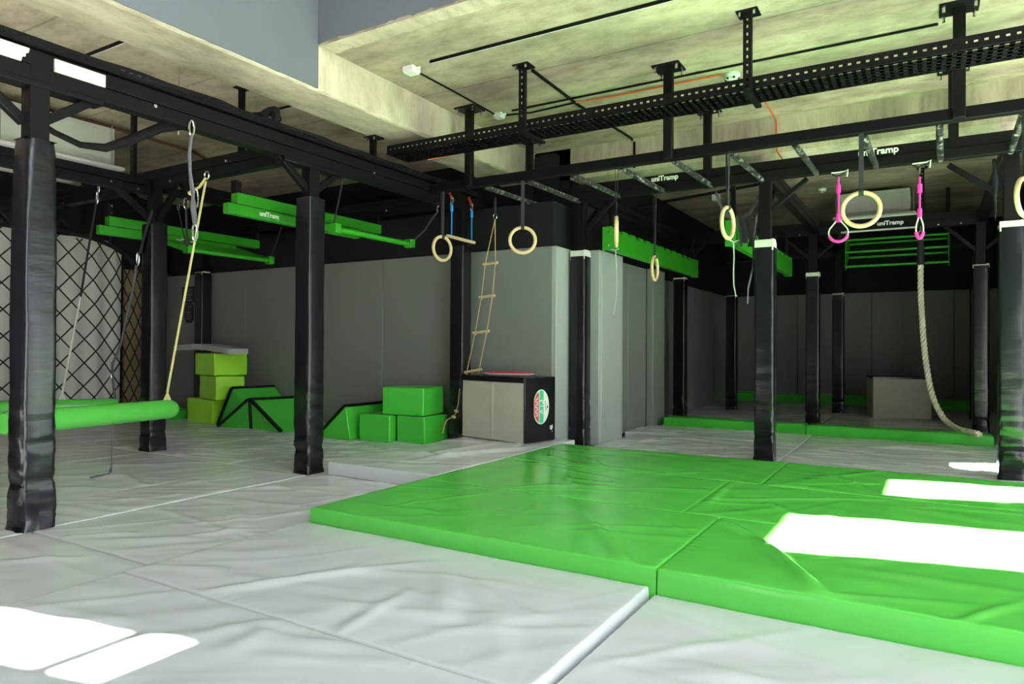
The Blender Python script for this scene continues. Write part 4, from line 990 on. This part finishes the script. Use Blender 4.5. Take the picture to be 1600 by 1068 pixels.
def weld(ob, wd=0.012):
    bm = bmesh.new(); bm.from_mesh(ob.data); bmesh.ops.remove_doubles(bm, verts=bm.verts, dist=0.0004)
    bmesh.ops.recalc_face_normals(bm, faces=bm.faces); bm.to_mesh(ob.data); bm.free()
    ob.data.polygons.foreach_set('use_smooth', [True] * len(ob.data.polygons)); ob.data.set_sharp_from_angle(angle=R(50)); bev(ob, wd)
    return ob
def block(c, ux, sx, sy, h, seed, m, lb, grp):
    return weld(single(soft_box(c, ux, sx, sy, h, seed), 'foam_block', M[m], lb, 'block', grp))
GL, GG = 'lime foam blocks', 'green foam blocks'
block((-8.42, 5.66, 0.0), (1, -0.10), 0.62, 0.40, 0.31, 1, 'vlime', 'bottom lime block of the stack of three by the back wall', GL)
block((-8.22, 5.70, 0.315), (1, -0.30), 0.60, 0.36, 0.30, 2, 'vlime', 'middle lime block of the stack of three, turned slightly', GL)
block((-8.26, 5.66, 0.62), (1, -0.16), 0.52, 0.45, 0.285, 3, 'vlime', 'top lime block of the stack of three, under the gray strip', GL)
block((-5.20, 5.50, 0.0), (1, 0.08), 0.40, 0.46, 0.285, 4, 'vemerald', 'lower left green block of the group beside the post', GG)
block((-4.765, 5.60, 0.0), (1, 0.03), 0.36, 0.42, 0.285, 5, 'vemerald', 'lower right green block, the loose rope ladder end touching it', GG)
block((-4.92, 5.55, 0.29), (1, 0.12), 0.50, 0.42, 0.29, 6, 'vemerald', 'upper green block lying across the two lower ones', GG)
# gray bent strip on the lime stack
P = []
for i in range(25):
    s = i / 24; x = -8.68 + 1.28 * s; z = 0.965 + 0.035 * math.sin(s * math.pi) - 0.03 * s; y = 5.62 - 0.10 * s
    P.append([(x, y, z - 0.035), (x, y, z + 0.035), (x, y + 0.30, z + 0.035), (x, y + 0.30, z - 0.035), (x, y, z - 0.035)])
mb = MB().grid(P); mb.f.append((0, 1, 2, 3)); mb.f.append((24 * 5 + 3, 24 * 5 + 2, 24 * 5 + 1, 24 * 5))
t = thing('foam_strip', 'long gray padded strip lying bent on top of the lime stack', 'pad', (-8.0, 5.7, 0.92))
part(mb, 'cover', M['grayfoam'], t, 0.01)
for k in (9, 13): 
    a = P[k]; part(MB().tube([a[0], a[1], a[2]], 0.006, 6), 'seam', M['grayfoam'], t)

# wedges
def wedge(A_, B_, C_, dv, m, lb, trims, seam=None):
    """triangular prism; front triangle A (left foot) B (right foot) C (apex), pushed back by dv"""
    A_, B_, C_, dv = Vector(A_), Vector(B_), Vector(C_), Vector(dv)
    t_ = thing('foam_wedge', lb, 'wedge', (A_ + B_) / 2, 'green foam wedges')
    part(MB().prism([A_, B_, C_], dv), 'wedge_body', M[m], t_, 0.012)
    pts = {'A': A_, 'B': B_, 'C': C_, 'D': C_ + dv, 'E': A_ + dv, 'F': B_ + dv}
    for e in trims:
        p, q_ = pts[e[0]], pts[e[1]]; o = Vector((0, -0.004, 0.006))
        part(MB().bar(p + o, q_ + o, 0.042, 0.030), 'black_edging', M['vblack'], t_, 0.004)
    if seam: part(MB().bar(C_ + Vector((0, -0.006, 0)), (A_ * 0.5 + B_ * 0.5) + Vector((0, -0.006, 0)), 0.012, 0.02), 'black_seam', M['vblack'], t_)
    return t_
wedge((-7.66, 5.58, 0.0), (-6.95, 5.60, 0.10), (-7.42, 5.60, 0.475), (0.08, 0.58, 0), 'vemerald', 'tall green wedge leaning against the lime stack, black edging on its ridge', ['AC', 'CD'])
wedge((-7.52, 5.48, 0.0), (-6.965, 5.50, 0.0), (-6.965, 5.49, 0.36), (0.0, 0.075, 0), 'vemerald', 'slim green ramp with a rising black edge, standing against the front of the tall wedge', ['AC'])
wedge((-6.95, 5.52, 0.0), (-6.46, 5.55, 0.0), (-6.95, 5.50, 0.36), (0.16, 0.62, 0), 'vemerald', 'low green ramp falling to the right with black edging, left of the padded post', ['AC', 'BC', 'CD'])
wedge((-5.78, 5.45, 0.0), (-5.30, 5.47, 0.0), (-5.37, 5.47, 0.36), (0.0, 0.68, 0), 'vemerald', 'green right-angled ramp just right of the padded post', ['AC', 'CD'])

# ------------------------------------------------------------------ boxes
BZ = 0.105
a = Vector((-4.025, 5.735, BZ)); b = Vector((-3.20, 5.56, BZ)); ux = (b - a); wdt = ux.length
t = thing('plyo_box', 'large soft jump box with beige front and black end, right of the green blocks', 'box', (a + b) / 2)
H = 0.60; dp = 0.43
bx_ = soft_box(a, ux, wdt, dp, H, 31, 0.006, 12)
body = weld(part(bx_, 'front_cover', M['padlight'], t))
uxn = ux.normalized(); uyn = Vector((-uxn.y, uxn.x, 0))
def sheet(o, u, v, lu, lv, th, n_):   # thin padded sheet lying on a face
    return MB().prism([o, o + u * lu, o + u * lu + v * lv, o + v * lv], n_ * th)
ez = Vector((0, 0, 1))
part(sheet(a - uxn * 0.004 - uyn * 0.006 + ez * (H - 0.004), uxn, uyn, wdt + 0.012, dp + 0.012, 0.022, ez), 'black_top', M['vblack'], t, 0.006)
eb = part(sheet(a + uxn * (wdt - 0.004) - uyn * 0.005 + ez * 0.003, uyn, ez, dp + 0.01, H + 0.012, 0.018, uxn), 'black_end', M['vblack'], t, 0.006)
part(sheet(a - uyn * 0.004 - uxn * 0.006 + ez * (H - 0.035), uxn, ez, wdt + 0.012, 0.05, 0.010, -uyn), 'black_hem', M['vblack'], t, 0.004)
part(MB().bar(a + uxn * (wdt * 0.515) - uyn * 0.006 + ez * 0.02, a + uxn * (wdt * 0.515) - uyn * 0.006 + ez * (H - 0.04), 0.006, 0.01), 'front_seam', M['padlight'], t)
# oval emblem on the black end
eo = a + uxn * (wdt + 0.0150)
def ept(s, z): return eo + uyn * (s * dp) + ez * z
def oval(cs, cz, rs, rz, clip=None, n=40, off=0.0):
    pts = []
    for k in range(n):
        an = 2 * math.pi * k / n; s = cs + rs * math.cos(an)
        if clip: s = min(max(s, clip[0]), clip[1])
        pts.append(ept(s, cz + rz * math.sin(an)) + uxn * off)
    return pts
cs, cz_, rs_, rz_ = 0.52, 0.335, 0.27, 0.165
part(MB().prism(oval(cs, cz_, rs_, rz_, (0.285, 0.80)), uxn * 0.0015), 'emblem', M['whiteprint'], eb, label='oval emblem, red, green and white')
def band(s0, s1, m, nm):
    pts = oval(cs, cz_, rs_ * 0.93, rz_ * 0.94, (s0, s1), 60); part(MB().prism(pts, uxn * 0.0025), nm, M[m], eb)
band(0.295, 0.44, 'redsoft', 'red_field'); band(0.46, 0.60, 'greenprint', 'green_field')
mk = MB(); g = random.Random(3)
for k in range(7):
    z = cz_ - 0.085 + k * 0.026; mk.prism([ept(0.325, z), ept(0.41, z), ept(0.41, z + 0.006), ept(0.325, z + 0.006)], uxn * 0.0035)
    z2 = z + 0.009; s0 = 0.325 if k % 2 else 0.375
    mk.prism([ept(s0, z2), ept(s0 + 0.03, z2), ept(s0 + 0.03, z2 + 0.011), ept(s0, z2 + 0.011)], uxn * 0.0035)
part(mk, 'worn_letters', M['whiteprint'], eb)
mk = MB()
for (s, z, ds, dz) in ((0.47, 0.385, 0.10, 0.012), (0.49, 0.335, 0.12, 0.008), (0.46, 0.285, 0.11, 0.012), (0.52, 0.268, 0.07, 0.010), (0.56, 0.36, 0.05, 0.03)):
    mk.prism([ept(s, z), ept(s + ds, z + 0.006), ept(s + ds, z + dz + 0.006), ept(s, z + dz)], uxn * 0.0034)
part(mk, 'pale_marks', M['whiteprint'], eb)
mk = MB()
for (s, z) in ((0.64, 0.375), (0.65, 0.35), (0.64, 0.325), (0.66, 0.30)): mk.prism([ept(s, z), ept(s + 0.035, z + 0.004), ept(s + 0.03, z + 0.014), ept(s, z + 0.01)], uxn * 0.0034)
part(mk, 'red_marks', M['redsoft'], eb)
part(MB().prism([ept(0.70, 0.315), ept(0.75, 0.32), ept(0.755, 0.345), ept(0.715, 0.345)], uxn * 0.0034), 'blue_mark', M['blueprint'], eb)
mk = MB()
for (s, z, ds, dz) in ((0.83, 0.135, 0.08, 0.012), (0.83, 0.112, 0.08, 0.012), (0.83, 0.112, 0.02, 0.035), (0.865, 0.105, 0.02, 0.04), (0.90, 0.12, 0.02, 0.035), (0.90, 0.085, 0.012, 0.012)):
    mk.prism([ept(s, z), ept(s + ds, z), ept(s + ds, z + dz), ept(s, z + dz)], uxn * 0.002)
part(mk, 'white_mark', M['whiteprint'], eb)
# disc on top
dc = a + uxn * (wdt * 0.52) + uyn * (dp * 0.50) + ez * (H + 0.018)
t = thing('balance_disc', 'shallow red disc with a pale rim lying on the beige and black box', 'disc', dc)
def rotprof(prof, c, n=36):
    P = [[(c.x + r_ * math.cos(2 * math.pi * j / n), c.y + r_ * 0.62 * math.sin(2 * math.pi * j / n), c.z + z) for (r_, z) in prof] for j in range(n + 1)]
    return MB().grid(P)
part(rotprof([(0.0, 0.0), (0.22, 0.001), (0.27, 0.012), (0.285, 0.022), (0.27, 0.026), (0.25, 0.022)], dc), 'pale_rim', M['whiteprint'], t)
part(rotprof([(0.0, 0.040), (0.20, 0.040), (0.255, 0.034), (0.265, 0.026), (0.255, 0.020), (0.0, 0.020)], dc), 'red_top', M['redsoft'], t)
# small far box
c0 = pZ(1364, 652, 0.004); c1 = pZ(1456, 655, 0.004); u2 = (c1 - c0); w2 = u2.length
t = thing('plyo_box', 'smaller soft box with beige front and black top, far back in the dark end bay', 'box', (c0 + c1) / 2)
weld(part(soft_box(c0, u2, w2, 0.5, 0.575, 40, 0.004, 8), 'front_cover', M['padlight'], t))
un = u2.normalized(); vn = Vector((-un.y, un.x, 0))
part(sheet(c0 - un * 0.004 - vn * 0.005 + ez * 0.572, un, vn, w2 + 0.008, 0.51, 0.03, ez), 'black_top', M['vblack'], t, 0.005)

# ------------------------------------------------------------------ signs on the padding
sg = thing('wall_sign', 'black rectangular notice with rows of gray lines, on the padding at the far left', 'sign', (-9.17, 6.19, 1.75))
part(MB().box(-9.34, -9.06, 6.178, 6.19, 1.62, 1.86), 'board', M['vblack'], sg, 0.003)
for k in range(5):
    z = 1.815 - k * 0.038; part(MB().box(-9.30, -9.10 - 0.03 * (k % 2), 6.175, 6.179, z - 0.010, z + 0.010), 'text_line', M['graytext'], sg)
sg = thing('wall_sign', 'black rounded notice with rows of gray lines, below the rectangular one', 'sign', (-9.17, 6.19, 1.48))
pl = []
for k in range(32):
    an = 2 * math.pi * k / 32; pl.append((-9.175 + 0.10 * math.copysign(abs(math.cos(an)) ** 0.6, math.cos(an)), 6.19, 1.475 + 0.145 * math.copysign(abs(math.sin(an)) ** 0.6, math.sin(an))))
part(MB().prism(pl, (0, -0.012, 0)), 'board', M['vblack'], sg)
for k in range(6):
    z = 1.56 - k * 0.034; part(MB().box(-9.235, -9.115 - 0.02 * (k % 2), 6.175, 6.179, z - 0.008, z + 0.008), 'text_line', M['graytext'], sg)

# ------------------------------------------------------------------ ceiling units and services
def ac_unit(x0, x1, y0, y1, zp, lb, ov=0.07, side=True):
    t_ = thing('ceiling_unit', lb, 'air conditioner', ((x0 + x1) / 2, (y0 + y1) / 2, zp), 'ceiling air units')
    b_ = part(MB().box(x0 + ov, x1 - ov, y0 + ov, y1 - ov, zp + 0.03, CZ - 0.075), 'casing', M['acgray'], t_, 0.006)
    part(MB().box(x0, x1, y0, y1, zp, zp + 0.032), 'face_panel', M['plastic'], t_, 0.008)
    part(MB().box(x0 + 0.22, x1 - 0.22, y0 + 0.22, y1 - 0.22, zp - 0.006, zp + 0.002), 'grille', M['plastic'], t_, 0.004)
    for k in range(9):
        y = y0 + 0.26 + k * (y1 - y0 - 0.52) / 8; part(MB().box(x0 + 0.24, x1 - 0.24, y - 0.008, y + 0.008, zp - 0.010, zp - 0.004), 'louvre', M['acgray'], t_)
    for yy in (y0 + 0.14, y1 - 0.14): part(MB().box(x0 + 0.25, x1 - 0.25, yy - 0.02, yy + 0.02, zp - 0.003, zp + 0.001), 'outlet_slot', M['steel'], t_)
    # raised frame on the casing side and its bracket
    part(MB().box(x1 - ov, x1 - ov + 0.006, y0 + ov + 0.05, y1 - ov - 0.05, zp + 0.10, CZ - 0.11), 'side_cover', M['acgray'], t_, 0.004)
    part(MB().box(x0 + ov + 0.1, x1 - ov - 0.1, y0 + ov - 0.006, y0 + ov, zp + 0.10, CZ - 0.13), 'side_cover', M['acgray'], t_, 0.004)
    for (xx, yy) in ((x1 - 0.03, y1 - 0.12), (x1 - 0.03, y0 + 0.12), (x0 + 0.03, y0 + 0.12)):
        part(MB().cyl((xx, yy, zp + 0.03), (xx, yy, CZ), 0.006, 6), 'hanger_rod', M['chrome'], t_)
    return t_
ac_unit(-7.95, -6.87, 2.72, 3.92, 2.745, 'boxy ceiling air unit with white face panel, upper left behind the nearest post')
ac_unit(-1.12, -0.12, 10.50, 11.45, 2.80, 'boxy ceiling air unit above the end bay, behind the largest ring')
# black insulated pipe sagging along the left ceiling
pp = [pX(x, y, X) for x, y, X in ((60, 190, -4.9), (85, 207, -4.9), (125, 226, -4.9), (165, 231, -4.85), (205, 218, -4.75), (250, 200, -4.62), (320, 190, -4.5), (380, 184, -4.4), (412, 181, -4.3))]
single(MB().tube(pp, [0.018, 0.02, 0.022, 0.03, 0.034, 0.036, 0.036, 0.034, 0.03], 10), 'insulated_pipe', M['foamrub'], 'sagging black foam-wrapped pipe between the ceiling unit and the long left beam', 'pipe')
def track(p, q, lb):
    p, q = Vector(p), Vector(q); t_ = thing('light_track', lb, 'track', (p + q) / 2, 'ceiling tracks')
    part(MB().bar(p, q, 0.013, 0.02), 'black_rail', M['steel'], t_)
    o = Vector((0, 0.0135, 0.0)); part(MB().bar(p + o, q + o, 0.010, 0.016), 'pale_lip', M['plastic'], t_)
def conduit(pts, r, m, lb, nm='conduit', cat='conduit', grp='ceiling conduits'):
    return single(MB().tube(pts, r, 8), nm, M[m], lb, cat, grp)
zc = CZ - 0.012
track((pZ(673, 97, zc).x, 4.26, zc), (2.5, 4.26, zc), 'long black ceiling track with pale lip nearest the void')
conduit([pZ(800, 173, zc), pZ(1130, 106, zc), pZ(1466, 38, zc)], 0.009, 'steel', 'thin black conduit on the ceiling behind the cable tray')
track((-4.40, 2.84, zc), (pZ(105, 97, zc).x, 2.84, zc), 'short black ceiling track with pale lip at the upper left')
track((-4.40, 4.40, zc), (pZ(360, 180, zc).x, 4.40, zc), 'short black ceiling track with pale lip behind the long left beam')
conduit([pZ(75, 172, 3.205), pZ(140, 189, 3.205), pZ(300, 236, 3.205), pZ(325, 250, 3.205), pZ(335, 268, 3.205)], 0.016, 'rusty', 'red-brown pipe running along the left ceiling', 'pipe', 'pipe')
conduit([pZ(832, 110, zc), pZ(905, 165, zc), pZ(985, 215, zc), pZ(991, 222, zc), pY(991, 222, 6.93), pY(991, 262, 6.93)], 0.013, 'steel', 'black cable running from a strut back over the ceiling and down the cross beam')
conduit([pZ(655, 114, zc), pZ(700, 138, zc), pZ(740, 160, zc), pZ(772, 178, zc)], 0.008, 'steel', 'thin cable linking the two white junction boxes', 'cable', 'cable')
conduit([pZ(790, 180, zc), pZ(830, 176, zc), pZ(905, 159, zc)], 0.008, 'steel', 'thin cable leading right from the second junction box', 'cable', 'cable')
conduit([pZ(900, 160, zc - 0.004), pZ(960, 150, zc - 0.004), pZ(1050, 132, zc - 0.004), pZ(1130, 116, zc - 0.004)], 0.008, 'orange', 'orange cable leading to the smoke detector', 'cable', 'cable')
conduit([pZ(1196, 160, zc), pZ(1206, 176, zc), pY(1213, 188, 6.94), pY(1214, 236, 6.94), pY(1225, 252, 6.94)], 0.007, 'orange', 'orange cable dropping over the cross beam', 'cable', 'cable')
conduit([pX(668, 249, -4.1) , pX(700, 243, -4.0), pX(722, 234, -3.862)], 0.009, 'orange', 'orange cable under the concrete beam beside the hanger', 'cable', 'cable')
conduit([pZ(280, 105, 3.22), pZ(285, 158, 2.9)][:1] + [(pZ(280, 105, 3.22).x, pZ(280, 105, 3.22).y, 2.68)], 0.006, 'chrome', 'thin threaded rod hanging over the long left beam', 'rod', 'rod')
def jbox(px, py, s, lb):
    c = pZ(px, py, CZ - 0.02); t_ = thing('junction_box', lb, 'junction box', c, 'white junction boxes')
    part(MB().box(c.x - s, c.x + s, c.y - s, c.y + s, CZ - 0.045, CZ), 'box', M['plastic'], t_, 0.006)
    part(MB().box(c.x - s * 0.9, c.x + s * 0.9, c.y - s * 0.9, c.y + s * 0.9, CZ - 0.053, CZ - 0.045), 'lid', M['plastic'], t_, 0.004)
    part(MB().cyl((c.x + s, c.y, CZ - 0.02), (c.x + s + 0.03, c.y, CZ - 0.02), 0.013, 8), 'gland', M['plastic'], t_)
jbox(643, 109, 0.052, 'white junction box on the ceiling left of the conduit'); jbox(780, 180, 0.042, 'white junction box by the left square hanger')
def detector(px, py, lb, r=0.05):
    c = pZ(px, py, CZ - 0.03); t_ = thing('smoke_detector', lb, 'smoke detector', (c.x, c.y, CZ), 'smoke detectors')
    part(MB().tube([(c.x, c.y, CZ), (c.x, c.y, CZ - 0.015), (c.x, c.y, CZ - 0.018), (c.x, c.y, CZ - 0.045), (c.x, c.y, CZ - 0.06)], [r * 1.05, r * 1.05, r, r * 0.85, r * 0.3], 20), 'shell', M['plastic'], t_)
    for k in range(6):
        an = k * math.pi / 3; part(MB().box(c.x + r * 0.8 * math.cos(an) - 0.008, c.x + r * 0.8 * math.cos(an) + 0.008, c.y + r * 0.8 * math.sin(an) - 0.008, c.y + r * 0.8 * math.sin(an) + 0.008, CZ - 0.05, CZ - 0.04), 'vent', M['steel'], t_)
detector(1144, 121, 'white smoke detector at the end of the orange cable', 0.062); detector(1183, 156, 'white smoke detector just below the cable tray', 0.045); detector(1285, 298, 'small white smoke detector above the dark end bay', 0.05)
c = pZ(1194, 310, CZ - 0.04)
jb = pZ(1119, 308, CZ - 0.04)
t = thing('junction_box', 'small white socket box on the ceiling behind the half-turned ring', 'junction box', jb, 'white junction boxes')
part(MB().box(jb.x - 0.05, jb.x + 0.05, jb.y - 0.05, jb.y + 0.05, CZ - 0.09, CZ), 'box', M['plastic'], t, 0.006)
part(MB().box(jb.x - 0.01, jb.x + 0.05, jb.y - 0.056, jb.y - 0.049, CZ - 0.08, CZ - 0.02), 'lid', M['plastic'], t, 0.003)
conduit([pZ(935, 327, 2.95), pZ(1000, 322, 2.95), pZ(1120, 300, 2.95), pZ(1200, 285, 2.95)], 0.02, 'foamrub', 'black pipe crossing under the dark ceiling of the end bay', 'pipe', 'pipe')
